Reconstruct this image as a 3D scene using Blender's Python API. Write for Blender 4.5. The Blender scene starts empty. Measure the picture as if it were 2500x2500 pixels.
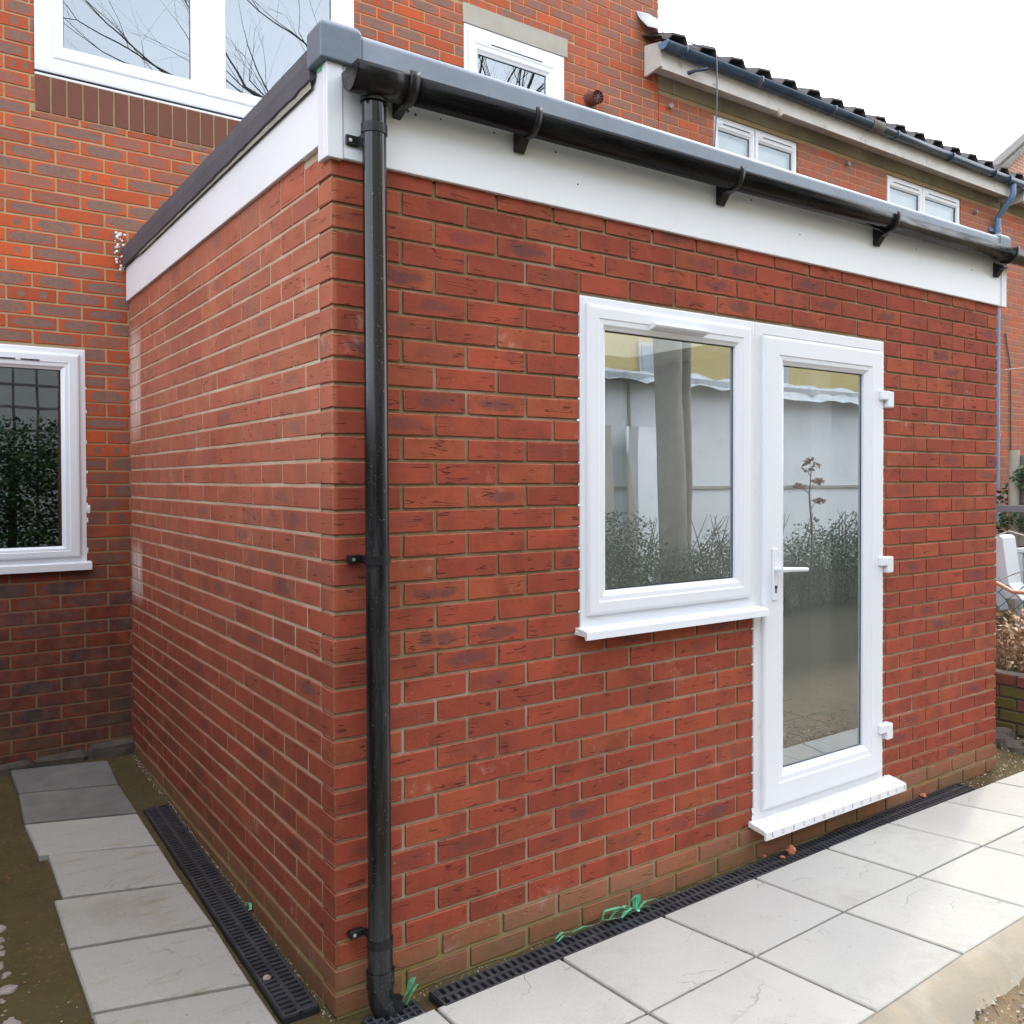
import bpy, math, random
from mathutils import Vector, Matrix, noise
random.seed(7)
R = math.radians
scene = bpy.context.scene
col = scene.collection

# ------------------------------------------------------------------ camera
cam_d = bpy.data.cameras.new('camera'); cam = bpy.data.objects.new('camera', cam_d); col.objects.link(cam)
CR = Vector((0.78880105, -0.614647, -0.00140477)); CU = Vector((0.01031104, 0.01094733, 0.99988691)); CF = Vector((0.61456211, 0.78872633, -0.01497292))
CP = Vector((-0.98309534, -2.57284292, 1.57078743)); FPX = 2203.2221; CX = 1485.70874; CY = 1204.46481
m = Matrix((CR, CU, -CF)).transposed().to_4x4(); m.translation = CP
cam.matrix_world = m
cam_d.sensor_width = 36; cam_d.lens = FPX / 2500 * 36
cam_d.shift_x = -(CX / 2500 - 0.5); cam_d.shift_y = (CY / 2500 - 0.5)
cam_d.clip_start = 0.05; cam_d.clip_end = 2000
scene.camera = cam
# ------------------------------------------------------------------ sky and sun
SUN_EL, SUN_AZ = R(43), math.atan2(0.929, 0.372)     # azimuth from +Y towards +X
w = bpy.data.worlds.new('World'); scene.world = w; w.use_nodes = True
wn = w.node_tree; wn.nodes.clear()
def WN(t, **k):
    n = wn.nodes.new(t)
    for a, b in k.items(): setattr(n, a, b)
    return n
sky = WN('ShaderNodeTexSky', sky_type='NISHITA', sun_disc=False, sun_elevation=SUN_EL, sun_rotation=SUN_AZ)
sky.dust_density = 4.0; sky.air_density = 1.0
hs = WN('ShaderNodeHueSaturation'); hs.inputs['Saturation'].default_value = 0.45; hs.inputs['Value'].default_value = 1.2
wn.links.new(sky.outputs[0], hs.inputs['Color'])
tc = WN('ShaderNodeTexCoord'); nz = WN('ShaderNodeTexNoise'); nz.inputs['Scale'].default_value = 2.2; nz.inputs['Detail'].default_value = 6
wn.links.new(tc.outputs['Generated'], nz.inputs['Vector'])
rp = WN('ShaderNodeMapRange'); rp.inputs[1].default_value = 0.35; rp.inputs[2].default_value = 0.65; rp.inputs[3].default_value = 0.55; rp.inputs[4].default_value = 0.95
wn.links.new(nz.outputs[0], rp.inputs[0])
mx = WN('ShaderNodeMix', data_type='RGBA'); mx.inputs[7].default_value = (9.1, 9.7, 10.6, 1)
wn.links.new(rp.outputs[0], mx.inputs[0]); wn.links.new(hs.outputs[0], mx.inputs[6])
bg = WN('ShaderNodeBackground'); bg.inputs['Strength'].default_value = 0.15
wo = WN('ShaderNodeOutputWorld'); wn.links.new(mx.outputs[2], bg.inputs[0]); wn.links.new(bg.outputs[0], wo.inputs[0])
sd = bpy.data.lights.new('sun', 'SUN'); sd.energy = 0.6; sd.angle = R(3.0); sd.color = (1, .93, .80)
so = bpy.data.objects.new('sun', sd); col.objects.link(so)
sv = Vector((math.sin(SUN_AZ) * math.cos(SUN_EL), math.cos(SUN_AZ) * math.cos(SUN_EL), math.sin(SUN_EL)))
so.rotation_euler = sv.to_track_quat('Z', 'Y').to_euler(); so.location = sv * 30
scene.view_settings.view_transform = 'Standard'; scene.view_settings.look = 'None'
scene.view_settings.exposure = 1.34; scene.view_settings.gamma = 1
scene.render.engine = 'CYCLES'; scene.render.resolution_x = 1024; scene.render.resolution_y = 1024
scene.cycles.max_bounces = 8; scene.cycles.transparent_max_bounces = 12

# ------------------------------------------------------------------ helpers
def tag(o, label=None, cat=None, group=None, kind=None):
    if label: o['label'] = label
    if cat: o['category'] = cat
    if group: o['group'] = group
    if kind: o['kind'] = kind
    return o
def thing(name, loc, label, cat, group=None):
    o = bpy.data.objects.new(name, None); o.empty_display_size = .1; o.location = loc; col.objects.link(o)
    return tag(o, label, cat, group)

class MB:
    def __init__(s): s.v = []; s.f = []; s.m = []; s.r = []; s.uv = []; s.bn = []; s.sm = []; s.attr = False
    def face(s, idx, m=0, smooth=False): s.f.append(idx); s.m.append(m); s.sm.append(smooth)
    def box(s, x0, x1, y0, y1, z0, z1, m=0, c=0.0):
        if c <= 0:
            b = len(s.v)
            s.v += [(x0,y0,z0),(x1,y0,z0),(x1,y1,z0),(x0,y1,z0),(x0,y0,z1),(x1,y0,z1),(x1,y1,z1),(x0,y1,z1)]
            for q in ((0,3,2,1),(4,5,6,7),(0,1,5,4),(1,2,6,5),(2,3,7,6),(3,0,4,7)): s.face([b+i for i in q], m)
            return
        # chamfered box: 24 verts
        b = len(s.v); X = (x0, x1); Y = (y0, y1); Z = (z0, z1); id_ = {}
        for i in (0,1):
            for j in (0,1):
                for k in (0,1):
                    sx, sy, sz = (c if i == 0 else -c), (c if j == 0 else -c), (c if k == 0 else -c)
                    id_[(i,j,k,0)] = len(s.v); s.v.append((X[i], Y[j]+sy, Z[k]+sz))
                    id_[(i,j,k,1)] = len(s.v); s.v.append((X[i]+sx, Y[j], Z[k]+sz))
                    id_[(i,j,k,2)] = len(s.v); s.v.append((X[i]+sx, Y[j]+sy, Z[k]))
        g = id_
        for i in (0,1): s.face([g[(i,0,0,0)],g[(i,1,0,0)],g[(i,1,1,0)],g[(i,0,1,0)]] if i else [g[(i,0,0,0)],g[(i,0,1,0)],g[(i,1,1,0)],g[(i,1,0,0)]], m)
        for j in (0,1): s.face([g[(0,j,0,1)],g[(0,j,1,1)],g[(1,j,1,1)],g[(1,j,0,1)]] if j else [g[(0,j,0,1)],g[(1,j,0,1)],g[(1,j,1,1)],g[(0,j,1,1)]], m)
        for k in (0,1): s.face([g[(0,0,k,2)],g[(1,0,k,2)],g[(1,1,k,2)],g[(0,1,k,2)]] if k else [g[(0,0,k,2)],g[(0,1,k,2)],g[(1,1,k,2)],g[(1,0,k,2)]], m)
        for i in (0,1):
            for j in (0,1):
                q = [g[(i,j,0,0)],g[(i,j,1,0)],g[(i,j,1,1)],g[(i,j,0,1)]]; s.face(q if (i+j) % 2 else q[::-1], m)
        for i in (0,1):
            for k in (0,1):
                q = [g[(i,0,k,0)],g[(i,1,k,0)],g[(i,1,k,2)],g[(i,0,k,2)]]; s.face(q[::-1] if (i+k) % 2 else q, m)
        for j in (0,1):
            for k in (0,1):
                q = [g[(0,j,k,1)],g[(1,j,k,1)],g[(1,j,k,2)],g[(0,j,k,2)]]; s.face(q if (j+k) % 2 else q[::-1], m)
        for i in (0,1):
            for j in (0,1):
                for k in (0,1):
                    q = [g[(i,j,k,0)],g[(i,j,k,1)],g[(i,j,k,2)]]; s.face(q if (i+j+k) % 2 else q[::-1], m)
    def prism(s, pts, axis, a0, a1, m=0):
        """extrude a closed polygon of 2-D points along an axis (0,1,2); the 2-D coords are the other two axes in order"""
        b = len(s.v); n = len(pts)
        for a in (a0, a1):
            for p, q in pts:
                s.v.append((a,p,q) if axis == 0 else (p,a,q) if axis == 1 else (p,q,a))
        for i in range(n): s.face([b+i, b+(i+1)%n, b+n+(i+1)%n, b+n+i], m)
        s.face([b+i for i in range(n)][::-1], m); s.face([b+n+i for i in range(n)], m)
    def tube(s, pts, rad, n=12, m=0, cap=True, squash=None):
        pts = [Vector(p) for p in pts]; b = len(s.v); k = len(pts)
        rr = rad if isinstance(rad, (list, tuple)) else [rad]*k
        up = None
        for i, p in enumerate(pts):
            t = (pts[min(i+1,k-1)] - pts[max(i-1,0)]).normalized()
            if up is None: up = t.orthogonal().normalized()
            else:
                up = (up - t * up.dot(t)); up = up.normalized() if up.length > 1e-6 else t.orthogonal().normalized()
            sd_ = t.cross(up)
            for j in range(n):
                a = 2*math.pi*j/n
                s.v.append(tuple(p + (up*math.cos(a) + sd_*math.sin(a)) * rr[i]))
        for i in range(k-1):
            for j in range(n): s.face([b+i*n+j, b+i*n+(j+1)%n, b+(i+1)*n+(j+1)%n, b+(i+1)*n+j], m, True)
        if cap:
            for q0, rev in ((b, True), (b+(k-1)*n, False)):
                c0 = len(s.v); s.v += [s.v[q0+j] for j in range(n)]
                s.face([c0+j for j in range(n)][::-1] if rev else [c0+j for j in range(n)], m)
    def sweep(s, A, B, prof, y, m=0):
        """picture-frame profile between rectangle A (outer) and B (inner), both (x0,x1,z0,z1); prof = (t, dy)"""
        b = len(s.v); n = len(prof)
        for t, dy in prof:
            x0, x1, z0, z1 = [A[i] + (B[i]-A[i])*t for i in range(4)]
            s.v += [(x0,y+dy,z0),(x1,y+dy,z0),(x1,y+dy,z1),(x0,y+dy,z1)]
        for i in range(n-1):
            for j in range(4): s.face([b+i*4+j, b+i*4+(j+1)%4, b+(i+1)*4+(j+1)%4, b+(i+1)*4+j], m)
    def quad(s, a, b_, c, d, m=0):
        b = len(s.v); s.v += [tuple(a), tuple(b_), tuple(c), tuple(d)]; s.face([b,b+1,b+2,b+3], m)
    def build(s, name, mats, parent=None, smooth_all=False):
        me = bpy.data.meshes.new(name)
        off = Vector((0,0,0))
        if parent is not None:
            q = parent
            while q is not None: off += q.location; q = q.parent
        vs = [(v[0]-off[0], v[1]-off[1], v[2]-off[2]) for v in s.v] if off.length > 0 else s.v
        me.from_pydata(vs, [], s.f)
        mats = mats if isinstance(mats, (list, tuple)) else [mats]
        for mt in mats: me.materials.append(mt)
        me.polygons.foreach_set('material_index', s.m)
        me.polygons.foreach_set('use_smooth', [True]*len(s.f) if smooth_all else s.sm)
        if s.attr:
            u1 = me.uv_layers.new(name='bl'); u2 = me.uv_layers.new(name='bn')
            u1.data.foreach_set('uv', s.uv); u2.data.foreach_set('uv', s.bn)
            ca = me.color_attributes.new('br', 'FLOAT_COLOR', 'CORNER'); ca.data.foreach_set('color', s.r)
        me.update()
        o = bpy.data.objects.new(name, me); col.objects.link(o)
        if parent is not None: o.parent = parent
        return o
    def brick(s, x0, x1, y0, y1, z0, z1, c, along, rnd, m=0, jit=0.0011):
        """chamfered brick with local metric uv, normalised uv and a random colour on every corner"""
        f0 = len(s.f); v0 = len(s.v)
        s.box(x0, x1, y0, y1, z0, z1, m, c)
        cx, cy, cz = (x0+x1)/2, (y0+y1)/2, (z0+z1)/2; hx, hy, hz = (x1-x0)/2, (y1-y0)/2, (z1-z0)/2
        for f in s.f[f0:]:
            p = [s.v[i] for i in f]
            ex = max(q[0] for q in p)-min(q[0] for q in p); ey = max(q[1] for q in p)-min(q[1] for q in p); ez = max(q[2] for q in p)-min(q[2] for q in p)
            if ez <= c*1.01 and ex > c and ey > c: ax = 2
            elif ex <= ey: ax = 0
            else: ax = 1
            for q in p:
                if ax == 0: u, v_, nu, nv = q[1]-cy, q[2]-cz, (q[1]-cy)/hy, (q[2]-cz)/hz
                elif ax == 1: u, v_, nu, nv = q[0]-cx, q[2]-cz, (q[0]-cx)/hx, (q[2]-cz)/hz
                else: u, v_, nu, nv = q[0]-cx, q[1]-cy, (q[0]-cx)/hx, (q[1]-cy)/hy
                s.uv += [u, v_]; s.bn += [nu, nv]; s.r += list(rnd)
        if jit:
            for i in range(v0, len(s.v)):
                q = s.v[i]; s.v[i] = (q[0]+random.uniform(-jit,jit), q[1]+random.uniform(-jit,jit), q[2]+random.uniform(-jit,jit))
        s.attr = True

# ------------------------------------------------------------------ materials
class NT:
    def __init__(s, name):
        s.mat = bpy.data.materials.new(name); s.mat.use_nodes = True; s.t = s.mat.node_tree; s.t.nodes.clear()
        s.out = s.t.nodes.new('ShaderNodeOutputMaterial')
    def n(s, typ, ins=None, **props):
        nd = s.t.nodes.new('ShaderNode'+typ)
        for a, b in props.items(): setattr(nd, a, b)
        for k, v in (ins or {}).items():
            i = nd.inputs[k]
            if isinstance(v, bpy.types.NodeSocket): s.t.links.new(v, i)
            else: i.default_value = v
        return nd
    def val(s, v): return v
    def math(s, op, a, b=0.0, c=0.0, clamp=False):
        nd = s.n('Math', {0:a, 1:b, 2:c}, operation=op); nd.use_clamp = clamp; return nd.outputs[0]
    def mix(s, f, a, b, mode='MIX'):
        nd = s.n('Mix', {0:f, 6:a if isinstance(a, bpy.types.NodeSocket) else (*a,1)[:4], 7:b if isinstance(b, bpy.types.NodeSocket) else (*b,1)[:4]}, data_type='RGBA', blend_type=mode); return nd.outputs[2]
    def noise(s, vec, scale, detail=3, rough=.55, dist=0): 
        return s.n('TexNoise', {'Vector':vec, 'Scale':scale, 'Detail':detail, 'Roughness':rough, 'Distortion':dist}).outputs[0]
    def ramp(s, v, a, b, lo=0.0, hi=1.0):
        return s.n('MapRange', {0:v, 1:a, 2:b, 3:lo, 4:hi}).outputs[0]
    def pos(s): return s.n('NewGeometry').outputs['Position']
    def xyz(s, v): return s.n('SeparateXYZ', {0:v}).outputs
    def comb(s, x, y, z): return s.n('CombineXYZ', {0:x, 1:y, 2:z}).outputs[0]
    def vm(s, v, sc): return s.n('VectorMath', {0:v, 1:sc}, operation='MULTIPLY').outputs[0]
    def vadd(s, v, w_): return s.n('VectorMath', {0:v, 1:w_}, operation='ADD').outputs[0]
    def bump(s, h, dist, strength=1.0): return s.n('Bump', {'Height':h, 'Distance':dist, 'Strength':strength}).outputs[0]
    def bsdf(s, color, rough=.6, normal=None, metal=0.0, spec=.5, coat=0):
        d = {'Base Color': color if isinstance(color, bpy.types.NodeSocket) else (*color,1)[:4], 'Roughness':rough, 'Metallic':metal, 'Specular IOR Level':spec}
        if coat: d['Coat Weight'] = coat
        if normal is not None: d['Normal'] = normal
        p = s.n('BsdfPrincipled', d); s.t.links.new(p.outputs[0], s.out.inputs[0]); return s.mat

def mat_ext_brick():
    t = NT('rustic_red_brick'); P = t.pos(); px = t.xyz(P)
    bl = t.n('UVMap', uv_map='bl').outputs[0]; bn = t.n('UVMap', uv_map='bn').outputs[0]
    at = t.n('Attribute', attribute_name='br'); rc = t.n('SeparateColor', {0:at.outputs['Color']}).outputs; al = at.outputs['Alpha']
    off = t.comb(t.math('MULTIPLY', rc[0], 37), t.math('MULTIPLY', rc[1], 53), t.math('MULTIPLY', rc[2], 71))
    L = t.vadd(bl, off)
    base = t.mix(rc[0], (.335,.062,.030), (.24,.044,.024))
    base = t.mix(t.ramp(rc[1], .55, 1, 0, .5), base, (.33,.095,.036))
    n1 = t.noise(L, 9, 3)
    base = t.mix(t.ramp(n1, .45, .75), base, (.19,.040,.022))
    bx = t.xyz(bn)
    # kiss-mark patches
    e = t.math('ADD', t.math('POWER', t.math('ABSOLUTE', bx[0]), 2.0), t.math('POWER', t.math('ABSOLUTE', bx[1]), 2.0))
    e = t.math('ADD', e, t.math('MULTIPLY', t.math('SUBTRACT', t.noise(L, 22, 3), .5), 1.6))
    pm = t.math('MULTIPLY', t.ramp(e, .55, .15), t.ramp(rc[2], .76, .97, 0, .7))
    base = t.mix(pm, base, (.105,.045,.045))
    # drag-faced creases
    wv = t.noise(t.vm(L, (6.5, 62, 9)), 1.0, 1.5, .4)
    line = t.ramp(t.math('ABSOLUTE', t.math('SUBTRACT', wv, .5)), .026, .008)
    seg = t.ramp(t.noise(t.vadd(t.vm(L, (16, 26, 1)), (5,9,2)), 1.0, 1), .56, .63)
    cr = t.math('MULTIPLY', line, seg)
    base = t.mix(t.math('MULTIPLY', cr, .75), base, (.075,.018,.008))
    # worn lighter arris
    ed = t.math('MAXIMUM', t.ramp(t.math('ABSOLUTE', bx[0]), .955, 1.0), t.ramp(t.math('ABSOLUTE', bx[1]), .86, 1.0))
    base = t.mix(t.math('MULTIPLY', ed, t.ramp(t.noise(L, 60, 2), .35, .7, .1, .65)), base, (.46,.20,.12))
    # old plinth bricks
    old = t.mix(t.noise(L, 14, 4), t.mix(rc[1], (.38,.10,.045), (.33,.125,.07)), t.mix(rc[0], (.20,.07,.04), (.27,.12,.07)))
    base = t.mix(t.ramp(al, .9, .2, 0, 1), base, old)
    # mortar smears, specks
    sp = t.ramp(t.noise(P, 130, 2, .5), .69, .74)
    low = t.ramp(px[2], 1.1, .2, .25, 1)
    base = t.mix(t.math('MULTIPLY', t.math('MULTIPLY', sp, low), t.ramp(t.noise(P, 3, 2), .45, .6)), base, (.55,.45,.36))
    sm = t.math('MULTIPLY', t.ramp(t.noise(P, 4.3, 4, .7), .60, .72), t.ramp(t.noise(P, 38, 3, .6), .42, .62))
    base = t.mix(t.math('MULTIPLY', sm, .38), base, (.56,.42,.36))
    # white bloom on the side wall close to the house
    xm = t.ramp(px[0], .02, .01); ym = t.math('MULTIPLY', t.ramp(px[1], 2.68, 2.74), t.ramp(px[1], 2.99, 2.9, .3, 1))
    zm = t.math('MAXIMUM', t.math('MULTIPLY', t.ramp(px[2], 1.75, 1.95), t.ramp(px[2], 2.42, 2.3)), t.math('MULTIPLY', t.ramp(px[2], .9, 1.0), t.ramp(px[2], 1.25, 1.15)))
    wb = t.math('MULTIPLY', t.math('MULTIPLY', xm, ym), zm)
    base = t.mix(t.math('MULTIPLY', wb, t.ramp(t.noise(t.vm(P, (1,30,5)), 1, 3), .3, .6, .35, .85)), base, (.66,.58,.54))
    # general dusty bloom on the side wall
    base = t.mix(t.math('MULTIPLY', t.math('MULTIPLY', xm, t.ramp(px[2], .7, 1.9, .12, 1)), t.ramp(t.noise(P, 2.1, 3), .3, .7, .14, .32)), base, (.62,.28,.17))
    gr = t.ramp(t.noise(P, 330, 3, .7), .3, .7, .78, 1.22); gb_ = t.comb(gr, gr, gr); base = t.mix(1.0, base, gb_, 'MULTIPLY')
    blo = t.ramp(t.noise(P, 1.3, 3), .3, .7, .86, 1.1); base = t.mix(1.0, base, t.comb(blo, blo, blo), 'MULTIPLY')
    ft_ = t.math('MULTIPLY', xm, t.ramp(t.math('ADD', px[2], t.math('MULTIPLY', t.noise(P, 2.3, 3), .5)), 1.5, .5, 0, .3)); base = t.mix(ft_, base, (.12,.032,.016))  # side wall darkened towards its foot, passage shade put into the colour
    # green damp at the foot
    gm = t.math('MULTIPLY', t.ramp(t.math('ADD', px[2], t.math('MULTIPLY', t.noise(P, 9, 4), .16)), .24, .07), t.ramp(t.noise(P, 5.5, 3), .35, .62, .22, .85))
    base = t.mix(gm, base, (.145,.105,.05))
    h = t.math('ADD', t.math('MULTIPLY', t.noise(L, 120, 4, .6), .35), t.math('MULTIPLY', cr, -1.6))
    h = t.math('ADD', h, t.math('MULTIPLY', t.noise(L, 25, 2), .9))
    return t.bsdf(base, .82, t.bump(h, .0022, .8), spec=.3)

def mat_ext_mortar():
    t = NT('lime_mortar'); P = t.pos(); px = t.xyz(P)
    c = t.mix(t.noise(P, 40, 4), (.19,.13,.06), (.27,.20,.11))
    c = t.mix(t.math('MULTIPLY', t.ramp(px[2], 1.3, .5), t.ramp(t.noise(P, 2.5, 3), .3, .6, .35, .9)), c, (.42,.34,.24))  # paler low down: mortar spill, with light from below put into the colour
    c = t.mix(t.math('MULTIPLY', t.ramp(px[0], .010, .006), t.ramp(px[2], .3, 1.2, .6, 1)), c, t.mix(t.noise(P, 5, 3), (.36,.25,.16), (.50,.38,.27)))
    c = t.mix(t.math('MULTIPLY', t.ramp(t.noise(P, 3, 3), .5, .72), .6), c, (.55,.5,.4))
    c = t.mix(t.math('MULTIPLY', t.ramp(px[2], .3, .05), t.ramp(t.noise(P, 6, 3), .35, .6, .2, .9)), c, (.26,.22,.06))
    return t.bsdf(c, .95, t.bump(t.noise(P, 260, 3), .0015, .8), spec=.15)

def mat_house_brick():
    t = NT('multi_stock_brick'); P = t.pos(); px = t.xyz(P)
    bl = t.n('UVMap', uv_map='bl').outputs[0]; bn = t.n('UVMap', uv_map='bn').outputs[0]
    at = t.n('Attribute', attribute_name='br'); rc = t.n('SeparateColor', {0:at.outputs['Color']}).outputs; al = at.outputs['Alpha']
    off = t.comb(t.math('MULTIPLY', rc[0], 37), t.math('MULTIPLY', rc[1], 53), t.math('MULTIPLY', rc[2], 71)); L = t.vadd(bl, off)
    base = t.mix(rc[1], (.50,.088,.022), (.34,.066,.026))
    base = t.mix(t.ramp(t.noise(L, 16, 3), .5, .75, 0, .6), base, (.27,.075,.035))
    bx = t.xyz(bn); ax = t.math('ABSOLUTE', bx[0]); az = t.math('ABSOLUTE', bx[1])
    wob = t.math('MULTIPLY', t.math('SUBTRACT', t.noise(L, 15, 4, .65), .5), 2.2)
    e1 = t.math('ADD', t.math('ADD', t.math('POWER', t.math('MULTIPLY', ax, t.ramp(rc[2], 0, 1, 1.02, 1.3)), 4), t.math('POWER', t.math('MULTIPLY', az, t.ramp(rc[1], 0, 1, 1.0, 1.4)), 2)), wob)
    m1 = t.math('MULTIPLY', t.ramp(e1, 1.0, .78), t.ramp(rc[0], .44, .42))
    x2 = t.math('MULTIPLY', t.math('SUBTRACT', ax, .45), 5.2)
    e2 = t.math('ADD', t.math('ADD', t.math('POWER', x2, 2), t.math('POWER', t.math('MULTIPLY', az, 1.5), 2)), wob)
    m2 = t.math('MULTIPLY', t.ramp(e2, 1.0, .6), t.ramp(rc[0], .87, .88))
    m3 = t.math('MULTIPLY', t.math('MULTIPLY', t.ramp(e1, 1.15, .6), t.ramp(rc[0], .42, .44)), t.ramp(rc[0], .74, .72, 0, .72))
    mk = t.math('MAXIMUM', t.math('MAXIMUM', m1, m2), m3)
    inner = t.mix(t.ramp(t.noise(L, 70, 3), .35, .7), (.15,.108,.092), (.25,.125,.08))
    inner = t.mix(t.math('MULTIPLY', t.ramp(e1, .1, .45), .35), inner, (.17,.12,.125))
    base = t.mix(t.math('MULTIPLY', mk, .93), base, inner)
    base = t.mix(t.math('MULTIPLY', t.ramp(t.noise(L, 240, 2), .66, .7), mk), base, (.03,.025,.025))
    base = t.mix(t.ramp(al, .9, .2, 0, 1), base, t.mix(t.noise(P, 25, 4), (.19,.06,.035), (.115,.055,.042)))     # dark sill bricks
    # grime and damp low down, with the corner's shade painted in
    g = t.ramp(t.math('ADD', px[2], t.math('MULTIPLY', t.noise(P, 1.7, 3), .7)), 2.4, 1.2, 0, .95)
    base = t.mix(t.math('MULTIPLY', g, t.ramp(t.noise(P, 14, 4), .3, .65, .55, 1)), base, t.mix(t.ramp(rc[1], .35, .65), (.045,.028,.026), (.10,.028,.016)))
    gr = t.ramp(t.noise(P, 300, 3, .7), .3, .7, .78, 1.22); base = t.mix(1.0, base, t.comb(gr, gr, gr), 'MULTIPLY')
    base = t.mix(t.math('MULTIPLY', t.ramp(px[0], 1.5, 4.5, 0, .25), 1.0), base, (.40,.16,.11))
    gm = t.math('MULTIPLY', t.ramp(px[2], .5, .1), t.ramp(t.noise(P, 6, 4), .45, .65))
    base = t.mix(t.math('MULTIPLY', gm, .5), base, (.10,.095,.04))
    h = t.math('ADD', t.noise(L, 150, 3), t.math('MULTIPLY', t.noise(L, 20, 2), .8))
    return t.bsdf(base, .8, t.bump(h, .002, .6), spec=.3)

def mat_house_mortar():
    t = NT('weathered_mortar'); P = t.pos(); px = t.xyz(P)
    c = t.mix(t.noise(P, 20, 4), (.30,.22,.12), (.44,.34,.21))
    c = t.mix(t.ramp(px[2], 2.2, .9, 0, .8), c, (.15,.105,.07))  # low joints darkened like the bricks, grime and painted shade together
    return t.bsdf(c, .95, t.bump(t.noise(P, 200, 3), .0015, .7), spec=.15)

def mat_simple(name, c1, c2=None, scale=8, rough=.5, bump=0.0, bscale=80, spec=.5, metal=0, stain=None, coat=0):
    t = NT(name); P = t.pos(); c = t.mix(t.ramp(t.noise(P, scale, 4), .35, .65), c1, c2 or c1)
    if stain: c = t.mix(t.math('MULTIPLY', t.ramp(t.noise(P, stain[1], 4, .65), stain[3] if len(stain) > 3 else .55, .75), stain[2]), c, stain[0])
    nm = t.bump(t.noise(P, bscale, 3), bump, .7) if bump else None
    return t.bsdf(c, rough, nm, metal, spec, coat)

def mat_glass(name, refl, tint=(.86,.9,.89)):
    t = NT(name); fr = t.n('Fresnel', {'IOR':1.5}).outputs[0]
    f = t.math('ADD', t.math('MULTIPLY', fr, .9), refl, clamp=True)
    # slightly wavy float glass
    nm = t.bump(t.noise(t.pos(), 1.6, 2), .006, .12)
    g = t.n('BsdfGlossy', {'Color':(.86,.94,1,1), 'Roughness':0.0, 'Normal':nm}).outputs[0]
    tr = t.n('BsdfTransparent', {'Color':(*tint,1)}).outputs[0]
    mxs = t.n('MixShader', {0:f, 1:tr, 2:g}); t.t.links.new(mxs.outputs[0], t.out.inputs[0]); return t.mat

def mat_slab(name, ca, cb, stainc, dark):
    t = NT(name); P = t.pos(); px = t.xyz(P)
    at = t.n('Attribute', attribute_name='br'); rc = t.n('SeparateColor', {0:at.outputs['Color']}).outputs
    off = t.comb(t.math('MULTIPLY', rc[0], 17), t.math('MULTIPLY', rc[1], 23), rc[2]); Q = t.vadd(P, off)
    c = t.mix(rc[0], ca, cb)
    c = t.mix(t.ramp(t.noise(Q, 3.5, 5, .6), .4, .7, 0, .6), c, t.mix(.5, ca, (.32,.31,.29)))
    vein = t.math('MULTIPLY', t.ramp(t.math('ABSOLUTE', t.math('SUBTRACT', t.noise(Q, 2.6, 5, .5, .4), .5)), .0075, .001), t.ramp(t.noise(Q, 5, 2), .5, .62))
    c = t.mix(t.math('MULTIPLY', vein, .5), c, stainc)
    c = t.mix(t.math('MULTIPLY', t.ramp(t.noise(Q, 2.2, 6, .7), .52, .75), .6), c, stainc)
    c = t.mix(t.math('MULTIPLY', t.ramp(t.noise(Q, 1.1, 3), .45, .65), .25), c, (.58,.55,.48) if not dark else (.34,.32,.28))
    c = t.mix(t.math('MULTIPLY', t.ramp(t.noise(P, 90, 2), .70, .74), .7), c, (.12,.11,.1))
    if dark:
        c = t.mix(t.math('MULTIPLY', t.ramp(rc[1], .25, .2), t.ramp(t.noise(Q, 7, 5), .25, .6, .65, .92)), c, t.mix(rc[1], (.13,.125,.12), (.17,.145,.12)))
        c = t.mix(t.math('MULTIPLY', t.ramp(t.noise(t.vm(Q, (4,14,1)), 1.5, 6, .7), .55, .72), .5), c, (.24,.18,.09))
        bx = t.math('SUBTRACT', 1, t.ramp(rc[1], .0, 1.0, 0, 1))
    h = t.math('ADD', t.noise(t.vm(Q, (1,1,1)), 6, 5, .6), t.math('MULTIPLY', vein, -.25))
    gr = t.ramp(t.noise(P, 210, 4, .7), .3, .7, .9, 1.08); c = t.mix(1.0, c, t.comb(gr, gr, gr), 'MULTIPLY')
    h = t.math('ADD', h, t.math('MULTIPLY', t.noise(P, 90, 3), .12))
    return t.bsdf(c, .85, t.bump(h, .010, .6), spec=.12)

def mat_ground():
    t = NT('bare_soil'); P = t.pos(); px = t.xyz(P)
    c = t.mix(t.ramp(t.noise(P, 9, 6, .7), .35, .65), (.105,.072,.032), (.06,.042,.02))
    c = t.mix(t.ramp(t.noise(P, 3.1, 3), .5, .66, 0, .7), c, (.08,.068,.035))
    c = t.mix(t.ramp(px[1], -.95, -1.1, 0, .75), c, t.mix(t.noise(P, 17, 5), (.30,.22,.13), (.12,.09,.06)))
    c = t.mix(t.ramp(t.noise(P, 55, 3, .6), .62, .7), c, (.22,.17,.11))
    c = t.mix(t.math('MULTIPLY', t.ramp(t.noise(P, 23, 3, .6), .66, .7), .6), c, (.26,.12,.03))
    c = t.mix(t.math('MULTIPLY', t.ramp(px[1], -2.0, -2.7), .85), c, (.035,.035,.018))
    # mossy strip along the walls
    c = t.mix(t.math('MULTIPLY', t.ramp(px[1], -.3, 0), t.ramp(t.noise(P, 11, 4), .35, .6, .1, .7)), c, (.075,.062,.022))
    h = t.math('ADD', t.noise(P, 60, 5, .65), t.math('MULTIPLY', t.noise(P, 14, 3), 1.5))
    return t.bsdf(c, .9, t.bump(h, .01, .8), spec=.2)

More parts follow.
